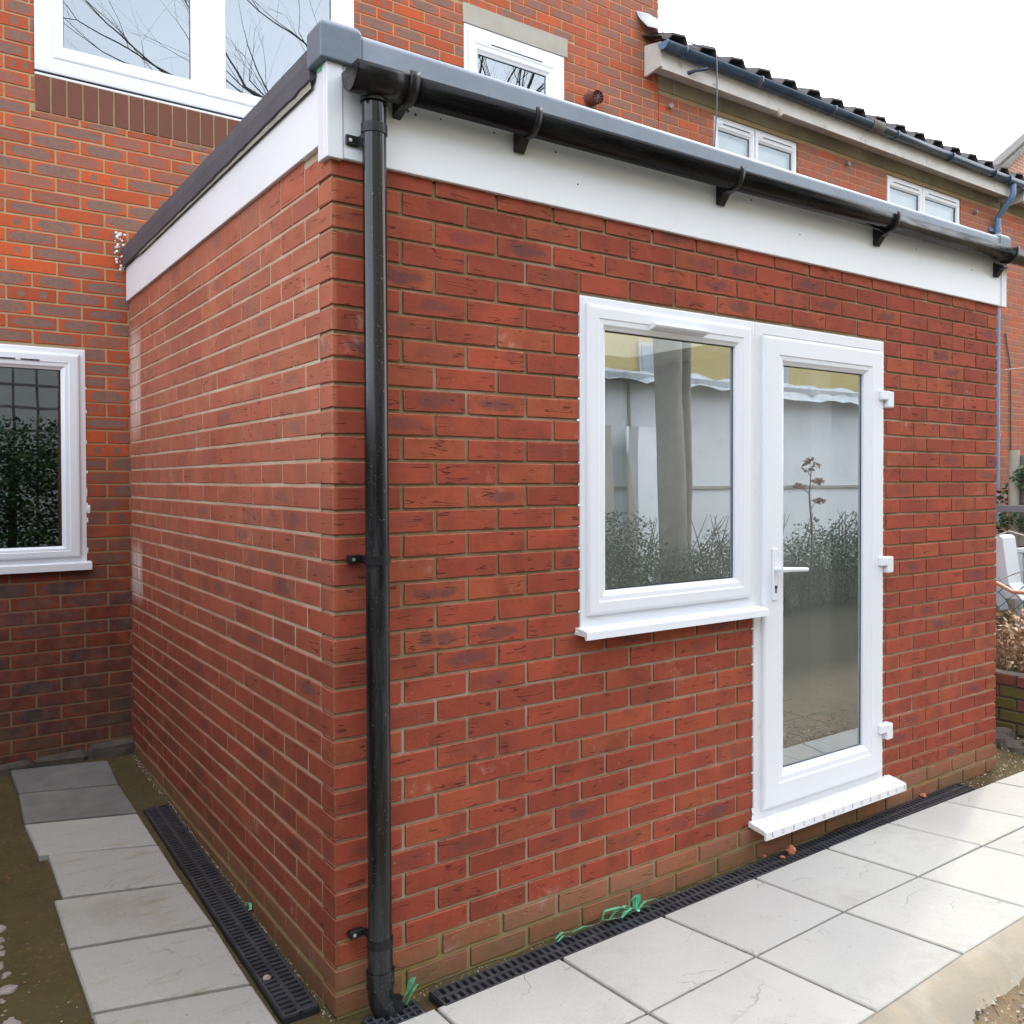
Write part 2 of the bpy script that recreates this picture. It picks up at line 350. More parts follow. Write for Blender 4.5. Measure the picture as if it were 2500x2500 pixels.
def mat_black_pipe():
    t = NT('black_pipe_plastic'); P = t.pos()
    d = t.ramp(t.noise(t.vm(P, (26,26,2.4)), 1.0, 5, .65), .42, .72)
    px = t.xyz(P)
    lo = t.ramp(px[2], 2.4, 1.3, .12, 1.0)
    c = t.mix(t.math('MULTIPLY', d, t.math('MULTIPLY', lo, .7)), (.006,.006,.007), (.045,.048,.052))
    c = t.mix(t.math('MULTIPLY', t.ramp(t.noise(P, 190, 2), .68, .74), .6), c, (.25,.27,.28))
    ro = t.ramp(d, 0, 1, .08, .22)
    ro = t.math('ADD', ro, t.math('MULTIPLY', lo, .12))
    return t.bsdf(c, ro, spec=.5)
def mat_gutter():
    t = NT('black_gutter_plastic'); P = t.pos(); px = t.xyz(P)
    d = t.ramp(t.noise(t.vm(P, (3,14,30)), 1.0, 5, .7), .42, .72)
    c = t.mix(t.math('MULTIPLY', d, .65), (.004,.004,.005), (.014,.015,.013))
    c = t.mix(t.math('MULTIPLY', t.ramp(px[0], .3, .12), .4), c, (.028,.025,.025))
    return t.bsdf(c, t.ramp(d, 0, 1, .12, .5), spec=.2)

M = {}
M['brick'] = mat_ext_brick(); M['mortar'] = mat_ext_mortar(); M['hbrick'] = mat_house_brick(); M['hmortar'] = mat_house_mortar()
M['upvc'] = mat_simple('white_upvc', (.72,.735,.775), (.70,.715,.76), 3, .28, spec=.5)
M['upvc_dirty'] = mat_simple('dusty_white_upvc', (.71,.72,.75), (.67,.67,.69), 5, .35, stain=((.5,.42,.33), 16, .45, .58))
M['fascia'] = mat_simple('white_fascia_board', (.79,.81,.85), (.76,.78,.82), 2, .33, stain=((.55,.53,.47), 4, .25, .6))
M['film'] = mat_simple('printed_protective_film', (.76,.76,.78), (.72,.70,.69), 14, .35, stain=((.45,.3,.2), 9, .5, .55))
M['blue_ink'] = mat_simple('blue_ink', (.06,.10,.30), None, 3, .5)
M['faded_ink'] = mat_simple('faded_ink', (.36,.31,.33), (.5,.42,.36), 40, .5)
M['gasket'] = mat_simple('black_gasket', (.02,.022,.03), None, 3, .5)
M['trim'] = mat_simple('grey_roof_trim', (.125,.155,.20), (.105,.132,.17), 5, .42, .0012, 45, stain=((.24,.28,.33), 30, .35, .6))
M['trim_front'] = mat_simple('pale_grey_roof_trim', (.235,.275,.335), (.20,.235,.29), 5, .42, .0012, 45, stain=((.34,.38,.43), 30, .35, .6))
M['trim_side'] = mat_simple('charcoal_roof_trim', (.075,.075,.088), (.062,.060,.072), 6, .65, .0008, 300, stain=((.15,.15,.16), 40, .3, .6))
M['felt'] = mat_simple('grey_roof_deck', (.16,.18,.2), (.13,.14,.16), 7, .6)
M['glass'] = mat_glass('window_glass', .33, (.95,.97,.95)); M['glass_up'] = mat_glass('upper_window_glass', .20, (.6,.66,.7)); M['glass_row'] = mat_glass('far_window_glass', .08)
M['glass_dark'] = mat_glass('dark_window_glass', .12, (.45,.5,.5))
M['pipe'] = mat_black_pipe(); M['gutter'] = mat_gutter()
M['black'] = mat_simple('black_plastic', (.008,.009,.010), (.018,.019,.02), 20, .35, spec=.3, stain=((.06,.06,.06), 30, .4, .58))
M['drain'] = mat_simple('black_drain_grating', (.028,.030,.036), (.05,.052,.06), 12, .38, .0006, 200, stain=((.16,.15,.13), 26, .55, .58))
M['drain_far'] = M['drain']
M['void'] = mat_simple('dark_channel', (.01,.01,.012), None, 3, .8)
M['bluepipe'] = mat_simple('blue_grey_downpipe', (.105,.19,.34), (.13,.215,.36), 6, .35)
M['bluegutter'] = mat_simple('slate_blue_gutter', (.022,.043,.075), (.035,.06,.095), 5, .22, stain=((.14,.14,.13), 9, .6, .58))
M['concrete'] = mat_simple('concrete_lintel', (.40,.37,.31), (.34,.315,.265), 6, .85, .002, 90)
M['band'] = mat_simple('shade_tinted_concrete_band', (.30,.255,.17), (.19,.165,.12), 3, .85, .0015, 60, stain=((.10,.10,.06), 2.5, .7, .5))  # dark greenish tone paints the shade under the eaves into the concrete
M['wfascia'] = mat_simple('weathered_white_board', (.60,.58,.55), (.52,.50,.46), 4, .6, .001, 40, stain=((.17,.16,.14), 7, .8, .60))
M['tile'] = mat_simple('weathered_roof_tile', (.10,.085,.08), (.06,.055,.055), 9, .85, .004, 70, stain=((.32,.29,.24), 14, .7, .60))
M['lead'] = mat_simple('lead_flashing', (.42,.46,.50), (.34,.37,.41), 6, .45)
M['terracotta'] = mat_simple('brown_vent', (.14,.045,.035), (.11,.04,.03), 20, .5)
M['slab'] = mat_slab('pale_patio_slab', (.455,.435,.40), (.395,.38,.355), (.22,.20,.155), False)
M['slab_side'] = mat_slab('grey_path_slab', (.34,.325,.29), (.37,.35,.315), (.19,.165,.12), True)  # older slabs, toned down further to paint in the passage's shade
M['jointing'] = mat_simple('sandy_joint', (.09,.075,.05), (.055,.048,.036), 20, .95, .003, 120)
M['kerb'] = mat_simple('cement_haunch', (.33,.275,.20), (.27,.235,.18), 7, .9, .003, 60, stain=((.42,.39,.35), 5, .6, .5))
M['ground'] = mat_ground()
M['stone'] = mat_simple('rubble_stone', (.50,.44,.36), (.30,.25,.19), 9, .9, .002, 120)
M['stone_dark'] = mat_simple('dirty_stone', (.10,.08,.065), (.06,.05,.045), 12, .9, .012, 24, stain=((.25,.17,.06), 6, .5, .6))
M['redchip'] = mat_simple('broken_brick', (.52,.17,.09), (.40,.13,.08), 30, .9)
M['greenplastic'] = mat_simple('green_plastic', (.10,.48,.27), (.16,.58,.36), 25, .3)
M['rust'] = mat_simple('rusty_stick', (.33,.11,.03), (.25,.10,.04), 30, .8)
M['foam'] = mat_simple('white_sealant', (.78,.79,.80), (.68,.70,.72), 30, .6, .004, 50)
M['screw'] = mat_simple('screw_metal', (.6,.6,.6), None, 3, .3, metal=.8)
M['bolt'] = mat_simple('dull_bolt_metal', (.30,.27,.26), (.16,.12,.10), 60, .7)
M['bark'] = mat_simple('grey_bark', (.30,.27,.22), (.19,.17,.14), 9, .9, .01, 30)
M['twig'] = mat_simple('dark_twig', (.07,.06,.05), (.10,.085,.07), 12, .9)
M['deadtwig'] = mat_simple('dead_brown_twig', (.30,.19,.11), (.17,.10,.06), 25, .9)
M['wood'] = mat_simple('weathered_wood', (.20,.185,.16), (.14,.13,.11), 8, .85, .002, 60)
M['hose'] = mat_simple('orange_hose', (.62,.30,.17), None, 3, .4)
M['cable'] = mat_simple('grey_cable', (.10,.105,.115), None, 3, .5)
M['wire'] = mat_simple('white_wire', (.6,.58,.58), None, 3, .5)
M['ivory'] = mat_simple('ivory_plastic', (.52,.46,.36), (.38,.33,.26), 20, .5)
M['yellow'] = mat_simple('yellow_stock_brick', (.62,.49,.20), (.50,.39,.16), 14, .9, .003, 40, stain=((.25,.19,.08), 11, .5))
M['pale'] = mat_simple('pale_render', (.46,.46,.42), (.42,.42,.39), 3, .8)
M['white_panel'] = mat_simple('white_panel', (.86,.88,.89), (.80,.83,.84), 3, .5, stain=((.4,.4,.38), 3, .4, .6))
M['tarp'] = mat_simple('silver_tarpaulin', (.55,.58,.6), (.3,.33,.35), 8, .3, .03, 6)
M['roomwall'] = mat_simple('plastered_wall', (.78,.78,.76), None, 3, .8)
M['pier'] = mat_simple('white_reveal', (.82,.83,.82), None, 3, .7)
M['blind'] = mat_simple('white_blind', (.84,.87,.90), (.80,.83,.87), 2, .8)
def mat_opal():
    t = NT('added_opal_panel'); tr = t.n('BsdfTranslucent', {'Color':(.6,.62,.61,1)}).outputs[0]; t.t.links.new(tr, t.out.inputs[0]); return t.mat
M['opal'] = mat_opal()
M['floortile'] = None
def mat_floor():
    t = NT('beige_floor_tile'); P = t.pos()
    b = t.n('TexBrick', {'Vector':t.vadd(P, (.13,.1,0)), 'Color1':(.66,.64,.56,1), 'Color2':(.60,.58,.51,1), 'Mortar':(.16,.15,.13,1), 'Scale':1.0, 'Mortar Size':.004, 'Brick Width':.33, 'Row Height':.33}, offset=0.0, squash=1.0)
    return t.bsdf(b.outputs['Color'], .25)
M['floortile'] = mat_floor()
def mat_leaf(name, a, b):
    t = NT(name); r = t.n('NewGeometry').outputs['Random Per Island']
    return t.bsdf(t.mix(r, a, b), .45, spec=.4)
M['leaf'] = mat_leaf('hedge_leaf', (.015,.036,.009), (.06,.095,.022)); M['ivy'] = mat_leaf('ivy_leaf', (.03,.09,.03), (.09,.17,.06))
M['dryleaf'] = mat_leaf('dry_leaf', (.38,.22,.12), (.62,.45,.30)); M['darkleaf'] = mat_leaf('conifer_leaf', (.008,.030,.006), (.045,.12,.015))

# ------------------------------------------------------------------ ground
def spz(y): return .029 * max(0, y)
def gh(x, y):
    """height of the bare ground"""
    n = noise.noise(Vector((x*2.3, y*2.3, 1))) * .012 + noise.noise(Vector((x*9, y*9, 4))) * .006 + noise.noise(Vector((x*31, y*31, 7))) * .0025
    side = -.024 + spz(min(y,3.05))
    front = -.105
    k = max(0, min(1, (-.99 - y) / .12))
    if x < -.6: k = max(0, min(1, (-.9 - y) / .8))
    z = side * (1-k) + front * k
    if x > 3.3 and y > -.15: z = -.02
    if x > .05 and y > -.3 and x < 3.3: z = min(z, -.02)
    if 3.5 < x and -.99 > y: z = min(z, -.08)
    if x < -.7: z += .015 * min(1, (-.7-x) * 4)
    return z + n
def axis(lo, hi, step, far):
    a = [lo + i*step for i in range(int(round((hi-lo)/step))+1)]
    b = lo; s = step
    while b > -far: s *= 1.35; b -= s; a.insert(0, b)
    b = hi; s = step
    while b < far: s *= 1.35; b += s; a.append(b)
    return a
gx = axis(-1.4, 4.6, .022, 400); gy = axis(-2.2, 3.08, .022, 400)
g = MB(); nx = len(gx)
for y in gy:
    for x in gx:
        inside = 0.05 < x < 3.62 and y > .06
        z = -.2 if inside else gh(x, y)
        if 4.5 < x < 15 and -.7 < y < 2.9: z = max(z, min(.30, (x-4.5)*3 - .02))
        g.v.append((x, y, z))
for j in range(len(gy)-1):
    for i in range(nx-1): g.face([j*nx+i, j*nx+i+1, (j+1)*nx+i+1, (j+1)*nx+i], 0, True)
tag(g.build('ground', M['ground']), kind='structure')

# slabs -------------------------------------------------------------
def slab(mb, P, z, th, rnd, c=.0035):
    """P: four corners (x,y) or (x,y,z) counter-clockwise from above"""
    cx = sum(p[0] for p in P)/4; cy = sum(p[1] for p in P)/4
    rings = []
    for k, (ins, dz) in enumerate(((0, -th), (0, -c), (c, 0))):
        b = len(mb.v)
        for p in P:
            d = Vector((cx-p[0], cy-p[1])); d = d / max(d.length, 1e-6) * ins * 1.41
            zz = p[2] if len(p) > 2 else z
            # a slightly uneven riven edge
            mb.v.append((p[0]+d.x, p[1]+d.y, zz+dz))
        rings.append(b)
    f0 = len(mb.f)
    for a, b in zip(rings, rings[1:]):
        for j in range(4): mb.face([a+j, a+(j+1)%4, b+(j+1)%4, b+j])
    b = rings[-1]; mb.face([b, b+1, b+2, b+3])
    for f in mb.f[f0:]:
        for _ in f: mb.uv += [0, 0]; mb.bn += [0, 0]; mb.r += list(rnd)
    mb.attr = True
r0x = [-.66, -.205, .247, .701, 1.153, 1.642, 2.098, 2.549, 3.006, 3.46, 3.915, 4.37]
r1x = [-.66, -.20, .262, .73, 1.214, 1.693, 2.164, 2.645, 3.115, 3.585, 4.05, 4.52]
r2x = [-.66, -.19, .29, .77, 1.265, 1.764, 2.25, 2.74, 3.22, 3.70, 4.17, 4.65]
r0y = [-.158, -.154, -.150, -.144, -.134, -.120, -.115, -.116, -.118, -.12, -.122, -.124]
r1y = [-.575, -.57, -.566, -.561, -.54, -.526, -.525, -.522, -.52, -.518, -.516, -.514]
r2y = [-1.0, -.997, -.992, -.986, -.977, -.957, -.95, -.945, -.94, -.935, -.93, -.925]
pt = MB(); gap = .0055
rows = [(r0x, r0y), (r1x, r1y), (r2x, r2y)]
for k in range(2):
    (ax_, ay_), (bx_, by_) = rows[k], rows[k+1]
    for i in range(len(ax_)-1):
        rnd = (random.random(), random.random(), random.random(), 1)
        dz = random.uniform(-.0012, .0012)
        P = [(bx_[i]+gap, by_[i]+gap), (bx_[i+1]-gap, by_[i+1]+gap), (ax_[i+1]-gap, ay_[i+1]-gap), (ax_[i]+gap, ay_[i]-gap)]
        slab(pt, P, dz, .035, rnd)
patio = pt.build('patio', M['slab']); tag(patio, kind='structure')
jb = MB()
jb.prism([(-.64, -.99), (4.60, -.92), (4.40, -.135), (-.64, -.17)], 2, -.08, -.013)
tag(jb.build('patio_bedding', M['jointing']), kind='structure')
# haunching along the outer edge
hb = MB(); n = 130
for i in range(n+1):
    x = -.7 + 5.5*i/n
    ye = -.992 + .075*(x+.66)/5.3
    j1 = noise.noise(Vector((x*5, 0, 3)))*.035 + noise.noise(Vector((x*17, 0, 9)))*.02
    hb.v += [(x, ye+.006, -.006), (x, ye-.04, -.02+noise.noise(Vector((x*8,1,1)))*.005), (x, ye-.095+j1*.6, -.05), (x, ye-.15+j1, -.12)]
for i in range(n):
    for j in range(3): a = i*4+j; hb.face([a, a+1, a+5, a+4], 0, True)
tag(hb.build('patio_haunching', M['kerb']), kind='structure')

# side path ---------------------------------------------------------
def unproj(px, py):
    d = CF + CR*((px-CX)/FPX) - CU*((py-CY)/FPX)
    z = 0
    for _ in range(6):
        t = (z-CP.z)/d.z; p = CP + d*t; z = spz(p.y)
    return (p.x, p.y, z)
edges = [((25,1880),(262,1855)), ((45,1937),(290,1914)), ((60,2010),(335,1983)), ((96,2088),(385,2060)), ((132,2195),(445,2153)), ((170,2315),(520,2256)), ((225,2472),(612,2400))]
sp = MB(); gap = .013; E3 = [(unproj(*a), unproj(*b)) for a, b in edges]
E3.append(((-.567, .0, 0), (-.148, -.13, 0)))
for i in range(len(E3)-1):
    (fl, fr), (nl, nr) = E3[i], E3[i+1]
    rnd = (random.random(), i/7, random.random(), 1)
    h = [.002, .001, -.002, -.001, .0, -.001, .0][i]
    L_ = [(-.003 if i != 3 else .03), 0][0]
    P = [(nl[0]+L_*0+(.028 if i == 3 else 0), nl[1]+gap, nl[2]+h), (nr[0], nr[1]+gap, nr[2]+h), (fr[0], fr[1]-gap, fr[2]+h), (fl[0]+(.028 if i == 3 else 0), fl[1]-gap, fl[2]+h)]
    slab(sp, P, 0, .03, rnd, .005)
tag(sp.build('side_path', M['slab_side']), kind='structure')

# ------------------------------------------------------------------ brick walls
def rr(alpha=1.0): return (random.random(), random.random(), random.random(), alpha)
def clip_spans(a, b, holes):
    spans = [(a, b)]
    for h0, h1 in holes:
        ns = []
        for s0, s1 in spans:
            if h1 <= s0 or h0 >= s1: ns.append((s0, s1)); continue
            if h0 - s0 > .012: ns.append((s0, h0))
            if s1 - h1 > .012: ns.append((h1, s1))
        spans = ns
    return spans
ext = thing('brick_extension', (0,0,0), 'small new flat-roofed red brick extension with white fascia, window and glazed door', 'extension')
EW, ED = 3.70, 2.992
EH = [(.892, 1.778, 1.028, 2.222), (1.776, 2.664, .150, 2.222)]     # openings: window, door (x0,x1,z0,z1)
def front_bricks():
    b = MB()
    for k in range(-1, 33):
        zt = 2.455 - .075*k - .005; zb = zt - .065
        if k == -1: zt = 2.53
        A = (k % 2 == 0)
        joints = []; x = .22 if A else .1075
        if k == 31: x = .118
        while x < EW - .03: joints.append(x); x += .225
        old = k >= 31; hw = .0058 if not old else .0085
        zb2, zt2 = (zb-.0, zt) if not old else (zb+.003, zt-.002)
        xs = [0] + joints + [EW]
        for i in range(len(xs)-1):
            x0 = xs[i] + (hw if i else 0); x1 = xs[i+1] - (hw if i < len(xs)-2 else 0)
            holes = [(h[0], h[1]) for h in EH if h[2] < (zt+zb)/2 < h[3]]
            for s0, s1 in clip_spans(x0, x1, holes):
                al = 0.0 if old else 1.0
                fy = random.uniform(-.0007, .0007) + (-.0015 if old else 0)
                if i == 0 and s0 == 0:
                    dep = .1025 if A else .215
                    b.brick(0, s1, 0, dep, zb2, zt2, .0026, 'x', rr(al))
                elif i == len(xs)-2 and abs(s1-EW) < 1e-6:
                    b.brick(s0, s1, fy, .215 if A else .1025, zb2, zt2, .0026, 'x', rr(al))
                else:
                    b.brick(s0, s1, fy, .04, zb2+random.uniform(-.0006,.0006), zt2+random.uniform(-.0006,.0006), .0024, 'x', rr(al))
    return b
def side_bricks():
    b = MB()
    for k in range(-1, 33):
        zt = 2.455 - .075*k - .005; zb = zt - .065
        if k == -1: zt = 2.585
        A = (k % 2 == 0)              # front stretcher course -> header first on the side
        y = .1075 if A else .22
        joints = []
        while y < ED - .03: joints.append(y); y += .225
        ys = joints + [ED]
        old = k >= 31; al = 0.0 if old else 1.0
        if old: zb += .003; zt -= .002
        for i in range(len(ys)-1):
            y0 = ys[i] + .005; y1 = ys[i+1] - (.005 if i < len(ys)-2 else 0)
            fx = random.uniform(-.0009, .0009)
            b.brick(fx, .04, y0, y1, zb, zt, .0024, 'y', rr(al))
            if k == -1: continue
    return b
front = front_bricks().build('front_brick_wall', [M['brick']], ext)
side = side_bricks().build('side_brick_wall', [M['brick']], ext)
mo = MB(); RJ = .0075
def mpanel(x0, x1, z0, z1): mo.box(x0, x1, RJ, .10, z0, z1)
mpanel(RJ, .892, -.05, 2.5); mpanel(.892, 1.776, -.05, 1.028); mpanel(.892, 2.664, 2.222, 2.5); mpanel(1.776, 2.664, -.05, .150); mpanel(2.664, EW-RJ, -.05, 2.5)
mo.box(.003, .10, .10, ED, -.05, 2.58)
mo.build('mortar_joints', M['mortar'], ext)
# right-hand, rear walls (rendered blockwork, seen only from aside) and the room
iw = MB()
iw.box(EW-.11, EW-.002, .10, ED, -.05, 2.5)
for y0 in (0,): pass
iw.build('right_brick_wall', M['mortar'], ext)
rb = MB()
for k in range(-1, 33):
    zt = 2.455-.075*k-.005; zb = zt-.065; y = (.22 if k % 2 == 0 else .1075)
    while y < ED-.03:
        y1 = min(y+.225, ED); rb.brick(EW-.04, EW, y+.005, y1-.005, zb, zt, .002, 'y', rr(1)); y += .225
rb.build('right_brick_facing', [M['brick']], ext)
rm = MB(); T = .30
x0, x1, y0, y1, z0, z1 = T, EW-.25, T, ED-.06, .175, 2.42
rm.quad((x0,y1,z0),(x1,y1,z0),(x1,y1,z1),(x0,y1,z1)); rm.quad((x0,y0,z0),(x0,y1,z0),(x0,y1,z1),(x0,y0,z1)); rm.quad((x1,y1,z0),(x1,y0,z0),(x1,y0,z1),(x1,y1,z1))
SK = (1.5, 3.0, .9, 2.3)  # ceiling opening for the added daylight panel
for q in ((x0,SK[0],y0,y1),(SK[1],x1,y0,y1),(SK[0],SK[1],y0,SK[2]),(SK[0],SK[1],SK[3],y1)): rm.quad((q[0],q[2],z1),(q[0],q[3],z1),(q[1],q[3],z1),(q[1],q[2],z1))
for a_, b2 in (((SK[0],SK[2]),(SK[1],SK[2])),((SK[1],SK[2]),(SK[1],SK[3])),((SK[1],SK[3]),(SK[0],SK[3])),((SK[0],SK[3]),(SK[0],SK[2]))): rm.quad((*a_,z1),(*b2,z1),(*b2,2.86),(*a_,2.86))
for (a, b_, c, d) in ((x0, .892, z0, z1), (.892, 1.776, z0, 1.028), (.892, 2.664, 2.222, z1), (2.664, x1, z0, z1)): rm.quad((a,y0,c),(a,y0,d),(b_,y0,d),(b_,y0,c))
rm.build('room_walls', M['roomwall'], ext)
fl = MB(); fl.box(x0, x1, .06, y1, .10, z0+.001); fl.build('room_floor', M['floortile'], ext)
pr_ = MB(); pr_.box(3.28, x1-.003, y0+.003, .93, z0+.003, z1-.003); pr_.build('room_pier', M['pier'], ext)
rv = MB()   # plastered reveals of the openings
rv.quad((.892,.06,1.028),(.892,y0,1.028),(.892,y0,2.222),(.892,.06,2.222)); rv.quad((2.664,.06,.15),(2.664,y0,.15),(2.664,y0,2.222),(2.664,.06,2.222))
rv.quad((.892,.06,2.222),(.892,y0,2.222),(2.664,y0,2.222),(2.664,.06,2.222)); rv.quad((.892,.06,1.028),(1.776,.06,1.028),(1.776,y0,1.028),(.892,y0,1.028)); rv.quad((1.776,.06,.15),(1.776,y0,.15),(1.776,y0,1.028),(1.776,.06,1.028))
rv.build('window_reveals', M['pier'], ext)

# ------------------------------------------------------------------ windows
FR = [(0,.05), (0,-.003), (.12,-.0045), (.88,-.0045), (1,.0), (1,.03)]
SASH = [(0,.0), (0,-.013), (.06,-.019), (.16,-.021), (.55,-.021), (.60,-.018), (.80,-.0165), (.90,-.009), (1,-.004), (1,.02)]
def ring(mb, A, B, prof, y, m=0): mb.sweep(A, B, prof, y, m)
def pane(parent, B, y, gm, name='glass_pane', gas=True):
    mb = MB(); x0, x1, z0, z1 = B
    mb.quad((x0-.004,y,z0-.004),(x1+.004,y,z0-.004),(x1+.004,y,z1+.004),(x0-.004,y,z1+.004)); o = mb.build(name, gm, parent)
    if gas:
        g = MB(); w_ = .004
        g.sweep((x0,x1,z0,z1), (x0+w_,x1-w_,z0+w_,z1-w_), [(0,-.0015),(1,-.0015),(1,.012)], y); g.build('gasket', M['gasket'], parent)
    return o
# extension window
win = MB(); WA = (.892, 1.778, 1.030, 2.220); WB = (.935, 1.735, 1.10, 2.178)
ring(win, WA, WB, FR, -.0015); window = win.build('window', M['upvc'], ext)
sb = MB(); ring(sb, (.914, 1.745, 1.088, 2.192), (1.000, 1.664, 1.172, 2.108), SASH, -.003); sb.build('sash', M['upvc'], window)
pane(window, (1.000, 1.664, 1.172, 2.108), .006, M['glass'])
hd = MB(); hd.prism([(-.022, 2.128), (-.05, 2.135), (-.056, 2.142), (-.045, 2.152), (-.022, 2.156)], 0, 1.20, 1.475); hd.build('vent_hood', M['upvc'], window)
cl = MB(); cl.prism([(.01,1.050),(-.055,1.044),(-.068,1.040),(-.070,1.014),(-.058,1.012),(-.056,1.024),(.01,1.026)], 0, .873, 1.803); cl.build('window_sill', M['upvc'], window)
# door
dr = MB(); ring(dr, (1.778, 2.664, .152, 2.220), (1.835, 2.632, .205, 2.172), FR, -.0015); door = dr.build('door', M['upvc_dirty'], ext)
lf = MB(); ring(lf, (1.818, 2.640, .192, 2.168), (1.956, 2.508, .338, 2.056), [(0,.0),(0,-.016),(.04,-.022),(.10,-.024),(.66,-.024),(.70,-.020),(.84,-.018),(.93,-.010),(1,-.005),(1,.02)], -.003); lf.build('door_leaf', M['upvc'], door)
pane(door, (1.956, 2.508, .338, 2.056), .006, M['glass'])
hp = MB(); hp.box(1.862, 1.892, -.037, -.025, 1.065, 1.285, 0, .004)
hp.tube([(1.877,-.03,1.197),(1.877,-.075,1.197)], .0105, 14)
hp.tube([(1.872,-.074,1.197),(1.90,-.078,1.197),(1.98,-.078,1.193),(2.03,-.076,1.190)], [.0115,.011,.0095,.009], 12); hp.build('door_handle', M['upvc'], door)
kh = MB(); kh.tube([(1.877,-.0365,1.122),(1.877,-.040,1.122)], .0075, 12); kh.box(1.874, 1.880, -.0395, -.0372, 1.098, 1.122); kh.build('keyhole', M['gasket'], door)
for zc in (1.955, 1.18, .393):
    hg = MB(); hg.box(2.598, 2.672, -.046, -.024, zc-.014, zc+.030, 0, .005); hg.box(2.646, 2.690, -.048, -.004, zc-.048, zc+.028, 0, .005)
    hg.build('hinge', M['upvc'], door)
th = MB(); th.prism([(.01,.158),(-.085,.143),(-.097,.137),(-.098,.106),(-.088,.104),(-.086,.124),(.01,.136)], 0, 1.752, 2.722); sill = th.build('door_sill', M['film'], door)
ink = MB()
def ringmark(cx, z, y, r_, w2=.0022, top=False, rot=0, mi=0, st=1.0):
    n_ = 14; b = len(ink.v)
    for i in range(n_):
        a = 2*math.pi*i/n_
        for q in (r_, r_-w2):
            dx, dz = math.cos(a)*q*.72, math.sin(a)*q*st
            dx, dz = dx*math.cos(rot)-dz*math.sin(rot), dx*math.sin(rot)+dz*math.cos(rot)
            ink.v.append((cx+dx, y, z+dz) if not top else (cx+dx, y+dz, z + (y+dz)*.158))
    for i in range(n_):
        j = (i+1) % n_; ink.face([b+2*i, b+2*j, b+2*j+1, b+2*i+1], mi)
x = 1.79; i = 0
while x < 2.71:
    zc = .1225
    if i % 2: ringmark(x, zc, -.0988, .0088)
    else:
        ringmark(x, zc-.0035, -.0988, .0048); ringmark(x, zc+.0045, -.0988, .0035)
        ink.box(x-.0008, x+.0008, -.0990, -.0984, zc+.006, zc+.0125)
    x += .0655; i += 1
for rowy, ph in ((-.022, 0), (-.046, .03), (-.070, .01)):
    x = 1.775 + ph
    while x < 2.71:
        k = random.random()
        if k < .8: ringmark(x, .1572, rowy, .0085, .0018, True, random.uniform(-.6,.6) + (.0 if k < .4 else .7), 1, 1.0 if k < .45 else .35)
        x += .068
ink.build('printed_marks', [M['blue_ink'], M['faded_ink']], door)
# blobs of white sealant in the mortar joints round the frames
se = MB()
def blob(x, y, z, rx, rz):
    b = len(se.v); n_ = 7
    se.v.append((x, y-.004, z))
    for i in range(n_):
        a = 2*math.pi*i/n_; q = random.uniform(.7, 1.25)
        se.v.append((x+math.cos(a)*rx*q, y, z+math.sin(a)*rz*q))
    for i in range(n_): se.face([b, b+1+i, b+1+(i+1)%n_], 0, True)
for k in range(2, 33):
    z = 2.455-.075*k
    if z > 1.02 and z < 2.22: blob(.890, -.0012, z, random.uniform(.003,.010), random.uniform(.002,.006))
    if z < 1.0 and z > .15: blob(1.776, -.0012, z, random.uniform(.003,.010), random.uniform(.002,.006))
    if z < 2.22 and z > .15:
        blob(2.668, -.0012, z, .007, .004)
        for q in range(2): blob(2.666, -.0012, z+random.uniform(.012,.06), .003, random.uniform(.004,.012))
blob(.878, -.01, 1.035, .012, .006); blob(1.775, -.004, .16, .008, .02); blob(1.774, -.004, .20, .006, .015)
se.build('sealant', M['foam'], ext)

# ------------------------------------------------------------------ fascia, roof trim
fa = MB(); fa.box(.033, 3.712, -.016, .03, 2.508, 2.80, 0, .002); fb = fa.build('front_fascia_board', M['fascia'], ext)
hl = MB()
for hx, hz in ((.236,2.695),(.262,2.690),(.347,2.697),(.539,2.70),(.782,2.691),(.875,2.60),(1.749,2.711),(2.05,2.62),(2.91,2.691),(3.41,2.66)):
    r_ = random.uniform(.0028, .0048); b = len(hl.v)
    for i in range(8): a = i*math.pi/4; hl.v.append((hx+math.cos(a)*r_*random.uniform(.8,1.2), -.0164, hz+math.sin(a)*r_))
    hl.face([b+i for i in range(8)])
hl.build('nail_holes', M['gasket'], fb)
fs = MB(); fs.box(-.014, .03, .053, ED-.005, 2.556, 2.80, 0, .002); fs.build('side_fascia_board', M['fascia'], ext)
ct = MB()
ct.box(-.018, .0305, -.0205, -.0, 2.503, 2.80, 0, .002); ct.box(-.0185, .0, -.0005, .0505, 2.503, 2.80, 0, .002); ct.build('corner_fascia_trim', M['upvc'], ext)
et = MB(); et.box(3.700, 3.752, -.021, .04, 2.505, 2.80, 0, .002); et.box(3.70, 3.722, .04, ED-.01, 2.55, 2.80); et.build('end_fascia_trim', M['upvc'], ext)
ft = MB(); ft.prism([(-.028,2.768),(-.031,2.862),(-.024,2.874),(.0,2.878),(.06,2.870),(.06,2.768)], 0, .085, 3.66); fto = ft.build('front_roof_trim', M['trim_front'], ext); bv = fto.modifiers.new('b', 'BEVEL'); bv.width = .005; bv.segments = 3
stt = MB()
n_ = 60; prof = [(-.026,2.738),(-.034,2.742),(-.037,2.800),(-.034,2.842),(-.022,2.855),(.06,2.850)]
for i in range(n_+1):
    y = .070 + (ED-.080)*i/n_; dz = (.010*max(0, 1-y/1.1) if 1 else 0)*0 + noise.noise(Vector((y*4,2,2)))*.002
    for a, b_ in prof: stt.v.append((a, y, b_+dz + (noise.noise(Vector((y*26,0,5)))*.005+.008*max(0,1-y/1.2) if b_ < 2.745 else 0)))
